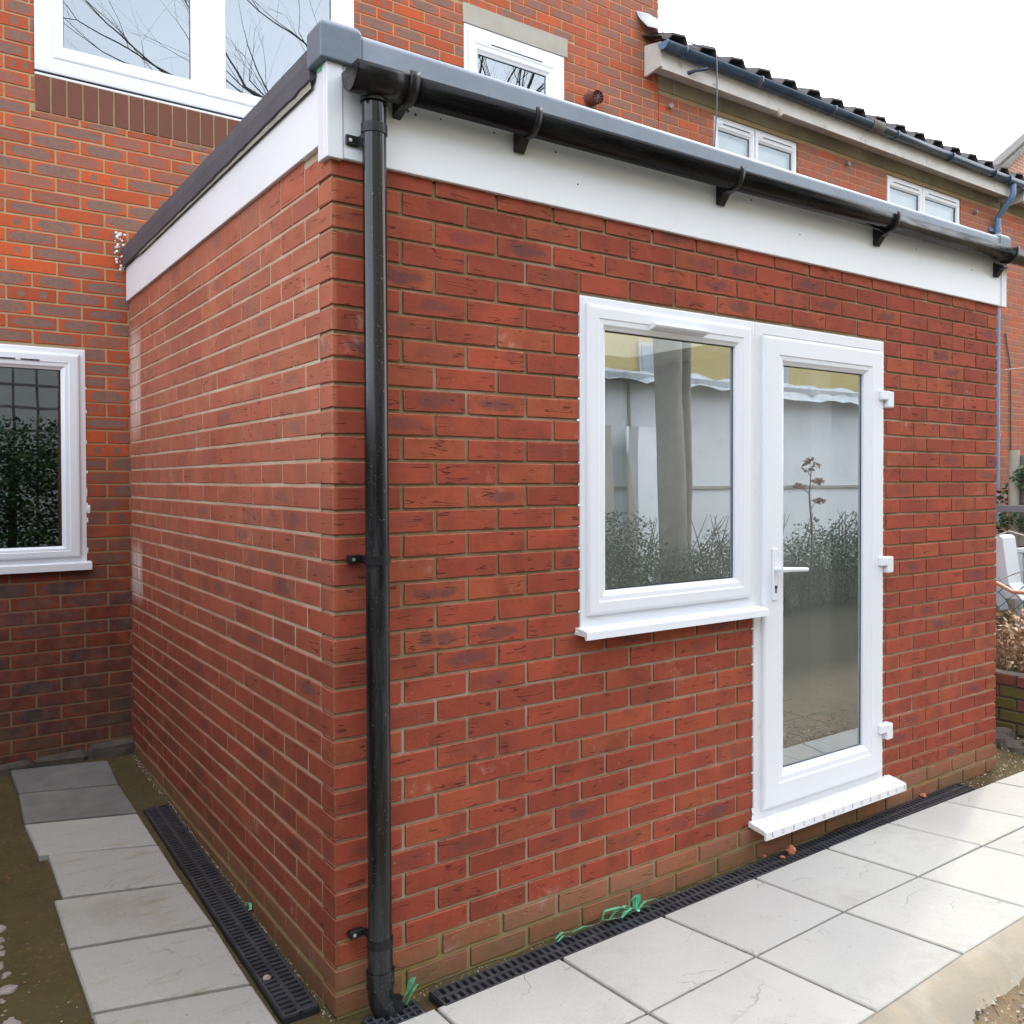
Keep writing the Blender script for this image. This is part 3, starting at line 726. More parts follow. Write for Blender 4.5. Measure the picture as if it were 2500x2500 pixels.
for i in range(n_):
    for j in range(len(prof)-1): a = i*len(prof)+j; stt.face([a, a+1, a+1+len(prof), a+len(prof)][::-1], 0, False)
b = n_*len(prof); stt.face([b+j for j in range(len(prof))]); stt.face([j for j in range(len(prof))][::-1])
stt.build('side_roof_trim', M['trim_side'], ext)
lip = MB()  # ragged pale edge of the laminate under the side trim
for i in range(n_+1):
    y = .085 + 2.5*i/n_; z = 2.742; d = .012
    lip.v += [(-.0295, y, z+.012), (-.024, y, z-d)]
for i in range(n_): lip.face([2*i, 2*i+1, 2*i+3, 2*i+2])
lip.build('laminate_edge', M['concrete'], ext)
cc = MB()   # moulded corner cap
def cap(mb, x0, x1, y0, y1, z0, z1, t_):
    b = len(mb.v)
    mb.v += [(x0,y0,z0),(x1,y0,z0),(x1,y1,z0),(x0,y1,z0),(x0,y0,z0+(z1-z0)*.86),(x1,y0,z0+(z1-z0)*.86),(x1,y1,z0+(z1-z0)*.86),(x0,y1,z0+(z1-z0)*.86),(x0+t_,y0+t_,z1),(x1-t_*.8,y0+t_,z1),(x1-t_*.8,y1-t_,z1),(x0+t_,y1-t_,z1)]
    for q in ((0,3,2,1),(0,1,5,4),(1,2,6,5),(2,3,7,6),(3,0,4,7),(4,5,9,8),(5,6,10,9),(6,7,11,10),(7,4,8,11),(8,9,10,11)): mb.face([b+i for i in q])
cap(cc, -.041, .083, -.037, .078, 2.775, 2.892, .012)
cco = cc.build('corner_cap', M['trim'], ext); bv = cco.modifiers.new('b', 'BEVEL'); bv.width = .006; bv.segments = 3
ce = MB(); cap(ce, 3.655, 3.768, -.037, .08, 2.772, 2.892, .012); ceo = ce.build('end_cap', M['trim'], ext); bv = ceo.modifiers.new('b', 'BEVEL'); bv.width = .006; bv.segments = 3
rd = MB()
for q in ((.0,1.49,.0,ED-.004),(3.01,3.71,.0,ED-.004),(1.49,3.01,.0,.89),(1.49,3.01,2.31,ED-.004)): rd.box(q[0], q[1], q[2], q[3], 2.80, 2.845)
sl = MB(); sl.quad((1.49,.89,2.862),(3.01,.89,2.862),(3.01,2.31,2.862),(1.49,2.31,2.862)); sl.build('added_daylight_panel', M['opal'], ext); rd.box(3.70, 3.76, .05, ED-.01, 2.765, 2.86); rd.build('roof_deck', M['felt'], ext)  # opal panel over the opening is added to brighten the room
gs = MB()   # scraps of green tape under the cap
gs.quad((.033,-.0185,2.782),(.075,-.0185,2.782),(.070,-.0185,2.758),(.045,-.0185,2.762)); gs.build('green_tape', M['greenplastic'], ext)
gs = MB(); gs.quad((-.0195,.005,2.782),(-.0195,.055,2.782),(-.0195,.05,2.762),(-.0195,.015,2.758)); gs.build('green_tape', M['greenplastic'], ext)

# ------------------------------------------------------------------ gutter
GY, GZ, GR = -.088, 2.746, .054
GS = .0105
def arc_sweep(mb, x0, x1, r_out, r_in, y=GY, z=GZ, a0=180, a1=360, n_=18, zs=1.16, dz=0.0):
    pts = [(y+math.cos(R(a0+(a1-a0)*i/n_))*r_out, z+math.sin(R(a0+(a1-a0)*i/n_))*r_out*zs) for i in range(n_+1)]
    pin = [(y+math.cos(R(a0+(a1-a0)*i/n_))*r_in, z+math.sin(R(a0+(a1-a0)*i/n_))*r_in*zs) for i in range(n_+1)]
    P = pts + pin[::-1]; b = len(mb.v); m_ = len(P)
    for x in (x0, x1):
        for p in P: mb.v.append((x, p[0], p[1] + (dz*x if y == GY else 0)))
    for i in range(m_): mb.face([b+i, b+(i+1)%m_, b+m_+(i+1)%m_, b+m_+i][::-1], 0, 0 <= i < n_)
    for i in range(n_):
        mb.face([b+i, b+i+1, b+m_-2-i, b+m_-1-i]); mb.face([b+m_+i, b+m_+m_-1-i, b+m_+m_-2-i, b+m_+i+1])
gt = MB(); arc_sweep(gt, .18, 4.02, GR, GR-.0028, dz=GS); arc_sweep(gt, .18, 4.02, GR+.001, GR-.005, dz=GS, a0=352, a1=362, n_=2); gutter = gt.build('gutter', M['gutter'], ext)
ol = MB(); arc_sweep(ol, .025, .195, GR+.0055, GR+.001, dz=GS); arc_sweep(ol, .023, .031, GR+.0055, .002, dz=GS)
ol.tube([(.1065, -.064, GZ-.03), (.1065, -.064, 2.672)], .0385, 28); ol.tube([(.1065, -.064, 2.676), (.1065, -.064, 2.670)], .0395, 28); ol.build('gutter_outlet', M['gutter'], gutter)
def gbracket(x):
    mb = MB(); arc_sweep(mb, x-.011, x+.011, GR+.007, GR+.0005, dz=GS, a0=172, a1=364)
    mb.prism([(-.017, 2.73), (-.017, 2.655), (-.026, 2.650), (-.060, 2.690), (-.085, 2.694), (-.05, 2.715)], 0, x-.018, x+.018)
    return mb.build('gutter_bracket', M['black'], gutter)
for x in (.63, 1.565, 2.58, 3.635): gbracket(x)
uc = MB(); arc_sweep(uc, .183, .213, GR+.0075, GR+.0005, dz=GS, a0=172, a1=364); uc.prism([(-.017,2.73),(-.017,2.66),(-.06,2.676),(-.10,2.688),(-.10,2.70)], 0, .185, .211); uc.build('gutter_bracket', M['black'], gutter)
# ------------------------------------------------------------------ downpipe
PXt, PXb = .1065, .1125
def pxx(z): return PXt + (PXb-PXt)*(2.65-z)/2.6
dp = MB(); PY = -.064; pr2 = .0345
dp.tube([(pxx(2.665),PY,2.665),(pxx(1.4),PY,1.4),(pxx(.2),PY,.2)], pr2, 32)
dp.tube([(pxx(2.655),PY,2.655),(pxx(2.607),PY,2.607)], pr2+.0006, 32); downpipe = dp.build('downpipe', M['pipe'], ext)
def pbracket(z, ear_z, h=.028, earh=.016, earx=.066):
    mb = MB(); mb.tube([(pxx(z),PY,z+h/2),(pxx(z),PY,z-h/2)], pr2+.0035, 32)
    mb.box(pxx(z)-earx-.004, pxx(z)-.030, -.026, -.0185 if z > 2.5 else -.003, ear_z-earh, ear_z+earh, 0, .003)
    mb.box(pxx(z)-.034, pxx(z)-.024, -.07, -.022, ear_z-earh, ear_z+earh, 0, .002)
    o = mb.build('pipe_bracket', M['black'], downpipe)
    s_ = MB(); s_.tube([(pxx(z)-earx+.009, -.0285, ear_z), (pxx(z)-earx+.009, -.0255, ear_z)], .0052, 10); s_.build('screw', M['screw'], downpipe)
pbracket(2.592, 2.562); pbracket(1.336, 1.338, .026, .013)
pbracket(.205, .228, .024, .011, .072)
so_ = MB(); so_.tube([(pxx(.2),PY,.215),(pxx(.1),PY,.075)], pr2+.0022, 32)
so_.tube([(pxx(.1),PY,.118),(pxx(.1),PY,.076)], pr2+.0062, 32)
so_.tube([(pxx(.1),PY,.122),(pxx(.1),PY,.114)], pr2+.0075, 32); so_.tube([(pxx(.1),PY,.082),(pxx(.1),PY,.074)], pr2+.0072, 32)
so_.build('pipe_socket', M['pipe'], downpipe)
sh = MB(); sh.tube([(pxx(.08),PY,.08),(pxx(.08),PY,.045),(pxx(.08)+.006,PY-.002,.018),(pxx(.08)+.018,PY-.007,-.006),(pxx(.08)+.032,PY-.012,-.03),(pxx(.08)+.038,PY-.014,-.05)], pr2+.0028, 32)
sh.build('pipe_shoe', M['pipe'], downpipe)
sr = MB(); sr.tube([(pxx(.08)+.034,PY-.012,.026),(pxx(.08)+.0415,PY-.0145,-.05)], [.028,.030], 24); sr.build('shoe_rim', M['black'], downpipe)

# ------------------------------------------------------------------ drains
def grating(name, o, ux, uy, length, width, label, pitch=.026, slope=0.0):
    """o: start corner; ux runs along, uy across (unit vectors)"""
    t = thing(name, o, label, 'drain', 'slotted drain channels along the walls')
    def P(a, b, z): return (o[0]+ux[0]*a+uy[0]*b, o[1]+ux[1]*a+uy[1]*b, o[2]+z+slope*a)
    mb = MB()
    def bar(a0, a1, b0, b1, z0, z1):
        s0 = len(mb.v)
        mb.v += [P(a0,b0,z0),P(a1,b0,z0),P(a1,b1,z0),P(a0,b1,z0),P(a0,b0,z1),P(a1,b0,z1),P(a1,b1,z1),P(a0,b1,z1)]
        for q in ((0,3,2,1),(4,5,6,7),(0,1,5,4),(1,2,6,5),(2,3,7,6),(3,0,4,7)): mb.face([s0+i for i in q])
    w3 = .007
    bar(0, length, 0, w3, -.02, 0); bar(0, length, width-w3, width, -.02, 0); bar(0, length, width/2-.0065, width/2+.0065, -.02, -.0004)
    bar(0, .008, w3, width-w3, -.02, -.0003); bar(length-.008, length, w3, width-w3, -.02, -.0003)
    k = 0; a = .01
    while a < length-.02:
        bar(a, a+pitch*.48, w3, width/2-.0065, -.018, -.0008); a2 = a+pitch*.5
        if a2 < length-.02: bar(a2, a2+pitch*.48, width/2+.0065, width-w3, -.018, -.0008)
        a += pitch
    mb.build('grating', M['drain'], t)
    ch = MB()
    def cbar(a0, a1, b0, b1, z0, z1):
        s0 = len(ch.v)
        ch.v += [P(a0,b0,z0),P(a1,b0,z0),P(a1,b1,z0),P(a0,b1,z0),P(a0,b0,z1),P(a1,b0,z1),P(a1,b1,z1),P(a0,b1,z1)]
        for q in ((0,3,2,1),(4,5,6,7),(0,1,5,4),(1,2,6,5),(2,3,7,6),(3,0,4,7)): ch.face([s0+i for i in q])
    cbar(-.002, length+.002, -.004, .003, -.09, -.004); cbar(-.002, length+.002, width-.003, width+.004, -.09, -.004)
    cbar(0, length, .003, width-.003, -.09, -.062); cbar(-.004, .0, .0, width, -.09, -.006); cbar(length, length+.004, .0, width, -.09, -.006)
    ch.build('channel', M['void'], t)
    return t
def uvec(a, b):
    d = Vector((b[0]-a[0], b[1]-a[1])); L = d.length; d /= L; return (d.x, d.y), L
# along the front wall: wall-side edge from (.285,-.062) to (3.30,-.008)
u1, L1 = uvec((.272,-.066), (3.29,-.012))
grating('front_drain_channel', (.272, -.066, .001), u1, (u1[1], -u1[0]), L1, .098, 'long black slotted drain channel under the door along the front wall')
u2, L2 = uvec((-.026,.072), (-.026,2.02))
grating('side_drain_channel', (-.026, .072, .003), u2, (-u2[1], u2[0]), L2, .102, 'shorter black slotted drain channel beside the grey path slabs', slope=.026)
# square gully grate below the shoe
gg = thing('gully_grate', (.13,-.10,0), 'small square black gully grate under the downpipe shoe', 'drain grate')
mb = MB(); gx0, gx1, gy0, gy1 = .055, .215, -.200, -.070
for i in range(8): a = gx0 + (gx1-gx0-.006)*i/7; mb.box(a, a+.0065, gy0, gy1, -.016, -.004)
for i in range(6): a = gy0 + (gy1-gy0-.006)*i/5; mb.box(gx0+.0005, gx1-.0005, a, a+.0065, -.0155, -.0046)
mb.build('grate', M['drain'], gg)
mb = MB(); mb.box(gx0-.003, gx1+.003, gy0-.003, gy1+.003, -.06, -.045); mb.box(gx0-.006, gx0-.001, gy0, gy1, -.05, -.006); mb.box(gx1+.001, gx1+.006, gy0, gy1, -.05, -.006); mb.box(gx0, gx1, gy1+.001, gy1+.006, -.05, -.006); mb.build('gully_pot', M['void'], gg)

# ------------------------------------------------------------------ terrace houses
HC = .0735; HZ0 = 2.7265
house = thing('tall_house', (0,3,0), 'tall orange and grey mottled brick house directly behind the extension', 'house')
rowh = thing('row_house', (5,3,0), 'lower mottled brick terrace house with tiled eaves, past the tall house', 'house')
endh = thing('end_house', (11,3,0), 'part of the next terrace house at the right edge, beyond the blue-grey downpipe', 'house')
D = 3.0
def house_wall(xa, xb, za, zb, holes, phase, mirror=False):
    b = MB(); k0 = int((za-HZ0)/HC)-1; k1 = int((zb-HZ0)/HC)+1
    for k in range(k0, k1+1):
        z0 = HZ0 + k*HC + .0048; z1 = z0 + HC - .0096
        if z0 < za-.03 or z1 > zb+.001: continue
        x = phase + (.1125 if k % 2 else 0) + math.floor((xa-phase)/.225)*.225 - .225
        while x < xb:
            a0, a1 = max(x+.0052, xa), min(x+.225-.0052, xb)
            if a1 - a0 > .015 and not (0.12 < a0 and a1 < 3.6 and z1 < 2.75):
                zc = (z0+z1)/2
                hs_ = [(h[0], h[1]) for h in holes if h[2] < zc < h[3]]
                pieces = [(q0, q1, z0, z1) for q0, q1 in clip_spans(a0, a1, hs_)]
                for h in holes:
                    if h[0] < a1 and h[1] > a0 and ((h[2] < zc < h[3]) or (h[2] < z1 and h[3] > z0)):
                        if h[2] < zc < h[3]:
                            q0, q1 = max(a0, h[0]), min(a1, h[1])
                            if z1 - h[3] > .012: pieces.append((q0, q1, h[3]+.004, z1))
                            elif h[2] - z0 > .012: pieces.append((q0, q1, z0, h[2]-.004))
                        else:
                            pieces = [p if not (p[0] < h[1] and p[1] > h[0]) else (p[0], p[1], p[2] if p[2] >= h[3] or h[3] < zc or h[2] > zc else p[2], p[3]) for p in pieces]
                            pieces = [(p[0], p[1], max(p[2], h[3]+.003) if h[3] < zc else p[2], min(p[3], h[2]-.003) if h[2] > zc else p[3]) if (p[0] < h[1] and p[1] > h[0]) else p for p in pieces]
                for s0, s1, zz0, zz1 in pieces:
                    if zz1-zz0 < .008: continue
                    dy = random.uniform(-.001, .001)
                    # the end faces of the bricks beside a recess must stay solid
                    b.brick(s0, s1, D-.0035+dy, D+.05, zz0+random.uniform(-.0007,.0007), zz1+random.uniform(-.0007,.0007), .002, 'x', rr(1))
            x += .225
    return b
def mortar_back(xa, xb, za, zb, holes):
    mb = MB(); xs = sorted(set([xa, xb] + [h[0] for h in holes] + [h[1] for h in holes])); xs = [x for x in xs if xa <= x <= xb]
    for a, b_ in zip(xs, xs[1:]):
        c = (a+b_)/2; z = za
        for h in sorted([h for h in holes if h[0] < c < h[1]], key=lambda h: h[2]):
            if h[2] > z: mb.box(a, b_, D, D+.12, z, h[2])
            z = max(z, h[3])
        if zb > z: mb.box(a, b_, D, D+.12, z, zb)
    return mb
LLW = (-1.45, -.214, 1.128, 2.272); ULW = (-.432, 1.304, 3.694, 4.735); SMW = (2.092, 2.940, 3.62, 4.733)
SOL = (-.432, 1.304, 3.500, 3.6935); LIN = (2.085, 2.968, 4.733, 4.872)
TH = 6.7
hh = [LLW, ULW, SMW, SOL, LIN]
b = house_wall(-3.6, 3.877, .06, TH, hh, -.2265)
x = SOL[0]+.004
while x < SOL[1]-.02:       # brick-on-edge sill course, slightly tilted
    x1 = min(x+.0655, SOL[1]-.003); b.brick(x, x1, D-.004-random.uniform(0,.002), D+.05, SOL[2]+.004, SOL[3]-.004, .002, 'x', rr(0)); x += .0738
b.build('brick_wall', [M['hbrick']], house)
mortar_back(-3.6, 3.877-.003, -.05, TH, [LLW, ULW, SMW]).build('mortar_joints', M['hmortar'], house)
# return of the tall wall on its right edge and the top
gb = MB()
for k in range(int((4.9-HZ0)/HC), int((TH-HZ0)/HC)):
    z0 = HZ0+k*HC+.0048; z1 = z0+HC-.0096; y = D+.055 + (.11 if k % 2 else 0)
    while y < 7.5: gb.brick(3.84, 3.877, y, y+.214, z0, z1, .002, 'y', rr(1)); y += .225
gb.build('gable_brickwork', [M['hbrick']], house)
ge = MB(); ge.box(3.70, 3.874, D+.12, 7.6, 4.5, TH); ge.box(-3.6, 3.70, 7.4, 7.6, 0, TH); ge.box(-3.6,3.874,D+.12,7.6,TH,TH+.12); ge.build('rear_masonry', M['hmortar'], house)
# foot of the wall: rough stone/cement course
rf = MB()
x = -3.6
while x < .0:
    w_ = random.uniform(.16, .42); x1 = min(x+w_, .02)
    v0 = len(rf.v); rf.box(x+.002, x1-.002, D-.022-random.uniform(0,.025), D+.05, -.05, .128+random.uniform(-.03,.012), 0, .018); x += w_
    for i in range(v0, len(rf.v)): q = rf.v[i]; rf.v[i] = (q[0]+random.uniform(-.012,.012), q[1]+random.uniform(-.01,.01), q[2]+random.uniform(-.012,.012))
rf.build('stone_footing', M['stone_dark'], house)
# windows of the tall house
def back_panel(parent, B, y, mt, name='curtain'):
    mb = MB(); x0, x1, z0, z1 = B; mb.quad((x0,y,z0),(x1,y,z0),(x1,y,z1),(x0,y,z1)); return mb.build(name, mt, parent)
M['room_dark'] = mat_simple('dark_room', (.02,.022,.024), None, 3, .9); M['room_mid'] = mat_simple('dim_room', (.10,.11,.12), None, 3, .9)
lw = MB(); ring(lw, LLW, (-1.40, -.262, 1.185, 2.222), FR, D-.004); lwin = lw.build('window', M['upvc'], house)
ls = MB(); ring(ls, (-1.42, -.243, 1.163, 2.243), (-1.32, -.328, 1.222, 2.156), SASH, D-.006); ls.build('sash', M['upvc'], lwin)
pane(lwin, (-1.32, -.328, 1.222, 2.156), D+.004, M['glass_dark']); back_panel(lwin, (-1.40,-.22,1.13,2.25), D+.14, M['room_dark'], 'dark_interior')
for a, b_ in ((-.62,-.530),(-.508,-.424)):
    v_ = MB(); v_.box(a, b_, D-.0295, D-.0255, 2.196, 2.203); v_.build('vent_slot', M['gasket'], lwin)
ll = MB(); ll.prism([(D+.01,1.140),(D-.045,1.134),(D-.052,1.130),(D-.052,1.094),(D-.044,1.092),(D-.04,1.115),(D+.01,1.118)], 0, -1.5, -.196); ll.build('window_sill', M['upvc'], lwin)
l2 = MB()
for i in range(12):
    x, z = -.213 + random.uniform(-.001,.004), random.uniform(1.16, 2.1); se = l2; blob(x, D-.0052, z, .004, random.uniform(.006,.018))
blob(-.205, D-.0056, 1.42, .012, .024); l2.build('sealant', M['foam'], lwin)
se = None
uw = MB(); ring(uw, (ULW[0]+.002,ULW[1]-.002,3.716,4.735), (-.335, 1.21, 3.80, 4.66), FR, D-.004); uwin = uw.build('window', M['upvc'], house)
us = MB()
ring(us, (-.345, .425, 3.795, 4.672), (-.300, .330, 3.862, 4.60), [(0,.0),(0,-.004),(.15,-.006),(.8,-.003),(1,.0),(1,.03)], D-.006)
ring(us, (.425, 1.225, 3.795, 4.672), (.520, 1.155, 3.862, 4.60), [(0,.0),(0,-.004),(.15,-.006),(.8,-.003),(1,.0),(1,.03)], D-.006)
us.build('sash', M['upvc'], uwin)
pane(uwin, (-.300, .330, 3.862, 4.60), D+.008, M['glass_up']); pane(uwin, (.520, 1.155, 3.862, 4.60), D+.008, M['glass_up'])
back_panel(uwin, (-.42,1.29,3.70,4.72), D+.10, M['room_mid'], 'dim_interior')
ub = MB(); ub.box(ULW[0]+.003, ULW[1]-.003, D-.002, D+.05, 3.694, 3.705); ub.build('sill_seal', M['foam'], uwin)
ug = MB(); ug.box(ULW[0]+.003, ULW[1]-.003, D+.006, D+.05, 3.705, 3.716); ug.build('sill_gap', M['gasket'], uwin)
sw = MB(); ring(sw, (SMW[0]+.002, SMW[1]-.002, SMW[2]+.002, SMW[3]-.002), (2.15, 2.885, 3.70, 4.672), FR, D-.002); swin = sw.build('window', M['upvc'], house)
ss = MB(); ring(ss, (2.125, 2.908, 3.675, 4.695), (2.200, 2.775, 3.76, 4.548), SASH, D-.004); ss.build('sash', M['upvc'], swin)
pane(swin, (2.200, 2.775, 3.76, 4.548), D+.004, M['glass_up']); back_panel(swin, (2.1,2.93,3.63,4.72), D+.10, M['room_mid'], 'dim_interior')
vs = MB(); vs.box(2.30, 2.73, D-.0275, D-.0235, 4.628, 4.635); vs.build('vent_slot', M['gasket'], swin)
lt = MB(); lt.box(LIN[0], LIN[1], D-.012, D+.06, LIN[2]+.001, LIN[3], 0, .003); lt.build('lintel', M['concrete'], house)
vt = MB(); vt.tube([(3.185,D+.01,4.478),(3.185,D-.012,4.478)], .062, 22); vt.tube([(3.185,D-.01,4.478),(3.185,D-.105,4.470)], .049, 22, cap=False)
vt.tube([(3.185,D-.06,4.473),(3.185,D-.062,4.473)], .047, 22)
for a in range(0, 180, 36):
    c_, s_ = math.cos(R(a))*.047, math.sin(R(a))*.047; vt.tube([(3.185-c_,D-.102,4.470-s_),(3.185+c_,D-.102,4.470+s_)], .0035, 5)
vt.build('wall_vent', M['terracotta'], house)
ld = MB()   # curled lead flashing
for i in range(9):
    a = i/8; y = D-.006-.10*math.sin(a*1.5)*a; z = 5.30-.155*a
    for j, x in enumerate((3.64+.035*a, 3.76, 3.885)): ld.v.append((x, y - (.01 if j == 1 else 0), z - .012*j*0 + .008*math.sin(j*2)))
for i in range(8):
    for j in range(2): a = i*3+j; ld.face([a, a+1, a+4, a+3], 0, True)
lo = ld.build('lead_flashing', M['lead'], house); sm_ = lo.modifiers.new('s', 'SOLIDIFY'); sm_.thickness = .004

# lower row ----------------------------------------------------------
RW1 = (4.497, 5.598, 3.60, 4.705); RW2 = (6.972, 8.352, 3.60, 4.705)
BT = 4.742
house_wall(3.880, 9.20, .12, BT, [RW1, RW2], .05).build('brick_wall', [M['hbrick']], rowh)
mortar_back(3.883, 9.20, -.05, BT, [RW1, RW2]).build('mortar_joints', M['hmortar'], rowh)
house_wall(9.21, 13.0, .12, BT, [], .05).build('brick_wall', [M['hbrick']], endh)
mortar_back(9.21, 13.0, -.05, BT, []).build('mortar_joints', M['hmortar'], endh)
bd = MB(); bd.box(3.885, 9.19, D-.006, D+.10, BT+.002, 5.12); bd.box(3.87,3.885,D-.0075,D+.1,BT+.002,5.12); bdo = bd.build('concrete_band', M['band'], rowh)
pj = MB()
for x in (4.04, 6.50): pj.box(x, x+.014, D-.0085, D-.0055, BT+.004, 5.10)
pj.build('panel_joint', M['concrete'], bdo)
bd = MB(); bd.box(9.23, 13, D-.006, D+.10, BT+.002, 5.12); bd.build('concrete_band', M['band'], endh)
def rwin(W, split, parent):
    f = MB(); ring(f, (W[0]+.002,W[1]-.002,W[2],W[3]-.002), (W[0]+.035,W[1]-.035,W[2]+.04,W[3]-.035), FR, D+.022); o = f.build('window', M['upvc'], parent)
    for a, b_ in ((W[0]+.02, split-.004), (split+.004, W[1]-.02)):
        s_ = MB(); G = (a+.05, b_-.05, W[2]+.1, W[3]-.115); ring(s_, (a, b_, W[2]+.02, W[3]-.02), G, SASH, D+.020); s_.build('sash', M['upvc'], o)
        pane(o, G, D+.028, M['glass_row']); back_panel(o, (a, b_, W[2]+.02, W[3]-.03), D+.07, M['blind'], 'blind')
        v_ = MB(); v_.box(a+.10, b_-.07, D-.0035, D+.0005, W[3]-.068, W[3]-.060); v_.build('vent_slot', M['gasket'], o)
    return o
rwin(RW1, 5.02, rowh); rwin(RW2, 7.62, rowh)
def eaves(x0, x1, parent, endl, endr):
    mb = MB(); mb.box(x0, x1, D-.205, D-.185, 4.802, 5.0); mb.box(x0, x1, D-.187, D-.006, 4.862, 4.872); mb.build('fascia_board', M['wfascia'], parent)
    for flag, xx in ((endl, x0), (endr, x1)):
        e = MB()
        if flag: e.prism([(D-.009, 4.800), (D-.207, 4.818), (D-.207, 5.008), (D-.009, 5.045)], 0, xx-.022 if xx == x0 else xx, xx if xx == x0 else xx+.022)
        if flag: e.build('eaves_end_board', M['wfascia'], parent)
def ucap(mb, x, mt=None): pass
eaves(3.745, 9.12, rowh, True, True); eaves(9.36, 13.0, endh, True, False)
def roof(x0, x1, parent):
    mb = MB(); P = .331; prof = [(0,.0),(.06,.0),(.115,.06),(.25,.078),(.285,.0)]
    x = x0; cols = []
    while x < x1:
        for a, h in prof: cols.append((x+a, h))
        x += P
    cols.append((x, 0))
    slope = math.tan(R(24)); ys = [D-.245 + i*.33 for i in range(15)]
    nC = len(cols); base = len(mb.v)
    for r_, y in enumerate(ys):
        for dy, dz in ((0, .018), (.33, 0.0)):
            yy = y+dy; zz = 5.012 + (yy-(D-.245))*slope + dz
            for cxx, h in cols: mb.v.append((cxx, yy, zz+h))
    for r_ in range(len(ys)*2-1):
        for c_ in range(nC-1): a = base+r_*nC+c_; mb.face([a, a+1, a+1+nC, a+nC])
    # thick front edge of the first course
    b0 = len(mb.v)
    for cxx, h in cols: mb.v.append((cxx, D-.245, 5.012+.018+h-.016))
    for cxx, h in cols: mb.v.append((cxx, D-.15, 5.012+.035+h-.016))
    for c_ in range(nC-1):
        mb.face([b0+c_, b0+c_+1, base+c_+1, base+c_]); mb.face([b0+nC+c_, b0+nC+c_+1, b0+c_+1, b0+c_])
    return mb.build('tiled_roof', M['tile'], parent)
roof(3.70, 9.18, rowh); roof(9.20, 13.0, endh)
ru = MB(); ru.box(3.9, 9.18, D-.18, D+.1, 4.985, 5.012); ru.build('eaves_underlay', M['void'], rowh)
# slate-blue gutter of the row
def rgut(x0, x1, parent, y=D-.262, z=4.975, r_=.056):
    mb = MB(); arc_sweep(mb, x0, x1, r_, r_-.003, y, z, zs=1); o = mb.build('gutter', M['bluegutter'], parent)
    return o
g2 = rgut(3.70, 9.20, rowh); g3 = rgut(9.23, 13.0, endh)
for x in (3.90, 4.77, 5.75, 6.72, 7.7, 8.55, 8.86):
    mb = MB(); arc_sweep(mb, x-.016, x+.016, .0615, .0555, D-.262, 4.975, 174, 366, zs=1); mb.build('gutter_clip', M['bluegutter'], g2)
mb = MB(); arc_sweep(mb, 3.695, 3.703, .057, .002, D-.262, 4.975, zs=1); mb.build('stop_end', M['bluepipe'], g2)
mb = MB(); mb.tube([(4.02,D-.20,4.842),(4.05,D-.26,4.85),(4.14,D-.30,4.875)], [.016,.013,.014], 12); mb.build('overflow_pipe', M['bluegutter'], rowh)
mb = MB()
for i in range(34): a = 6.33+i*.0052; mb.tube([(a, D-.262+math.cos(q)*.0605, 4.975+math.sin(q)*.0605) for q in [R(150+i_*20) for i_ in range(13)]], .0022, 4, cap=False)
mb.build('twine_wrapping', M['wood'], g2)
# its downpipe with a swan neck
dpx = 9.045
mb = MB(); mb.tube([(9.0,D-.262,4.93),(9.0,D-.262,4.83),(9.0,D-.25,4.79),(9.03,D-.10,4.64),(dpx,D-.055,4.60),(dpx,D-.055,4.54)], .034, 14); mb.tube([(dpx,D-.055,4.60),(dpx,D-.055,.35)], .034, 16)
bp = mb.build('downpipe', M['bluepipe'], rowh)
for z in (4.46, 2.08):
    mb = MB(); mb.tube([(dpx,D-.055,z+.05),(dpx,D-.055,z-.05)], .040, 16); mb.tube([(dpx,D-.055,z+.012),(dpx,D-.055,z-.012)], .045, 16); mb.box(dpx-.12, dpx-.03, D-.03, D-.004, z-.02, z+.02); mb.build('pipe_bracket', M['bluepipe'], bp)
# things hung on the row
t = MB(); t.tube([(3.985,D+.02,4.628),(3.985,D-.03,4.628)], .013, 10); t.tube([(3.985,D-.028,4.628),(3.985,D-.045,4.628)], .024, 12); o = t.build('wall_bolt', M['bolt']); tag(o, 'round grey bolt head in the bricks left of the first upstairs double window', 'wall bolt', 'bolt heads in the terrace wall')
t = MB(); t.tube([(6.31,D+.02,4.650),(6.31,D-.03,4.650)], .013, 10); t.tube([(6.31,D-.028,4.650),(6.31,D-.045,4.650)], .024, 12); o = t.build('wall_bolt', M['bolt']); tag(o, 'rusty bolt head in the bricks between the two upstairs double windows', 'wall bolt', 'bolt heads in the terrace wall')
t = MB(); t.tube([(8.62,D+.02,4.60),(8.62,D-.05,4.60)], .022, 10); o = t.build('wall_bolt', M['bolt']); tag(o, 'small bolt head just left of the blue-grey downpipe under the eaves', 'wall bolt', 'bolt heads in the terrace wall')
t = MB(); t.tube([(4.02,D-.20,5.09),(4.12,D-.26,5.06),(4.205,D-.33,5.035),(4.213,D-.335,4.9),(4.213,D-.335,4.6),(4.215,D-.30,4.2),(4.22,D-.2,3.2)], .0055, 6)
tag(t.build('hanging_cable', M['cable']), 'thin grey cable hanging over the slate-blue gutter down past the wall', 'cable')
t = thing('outdoor_sensor', (5.08,D-.17,4.85), 'small beige lamp holder hanging under the white eaves board', 'lamp holder')
mb = MB(); mb.tube([(5.05,D-.17,4.872),(5.06,D-.17,4.84)], .018, 10); mb.tube([(5.055,D-.17,4.85),(5.10,D-.19,4.83)], .009, 8); mb.build('mount', M['black'], t)
mb = MB(); mb.tube([(5.09,D-.185,4.842),(5.135,D-.20,4.775)], [.02,.024], 12); mb.build('socket', M['ivory'], t)
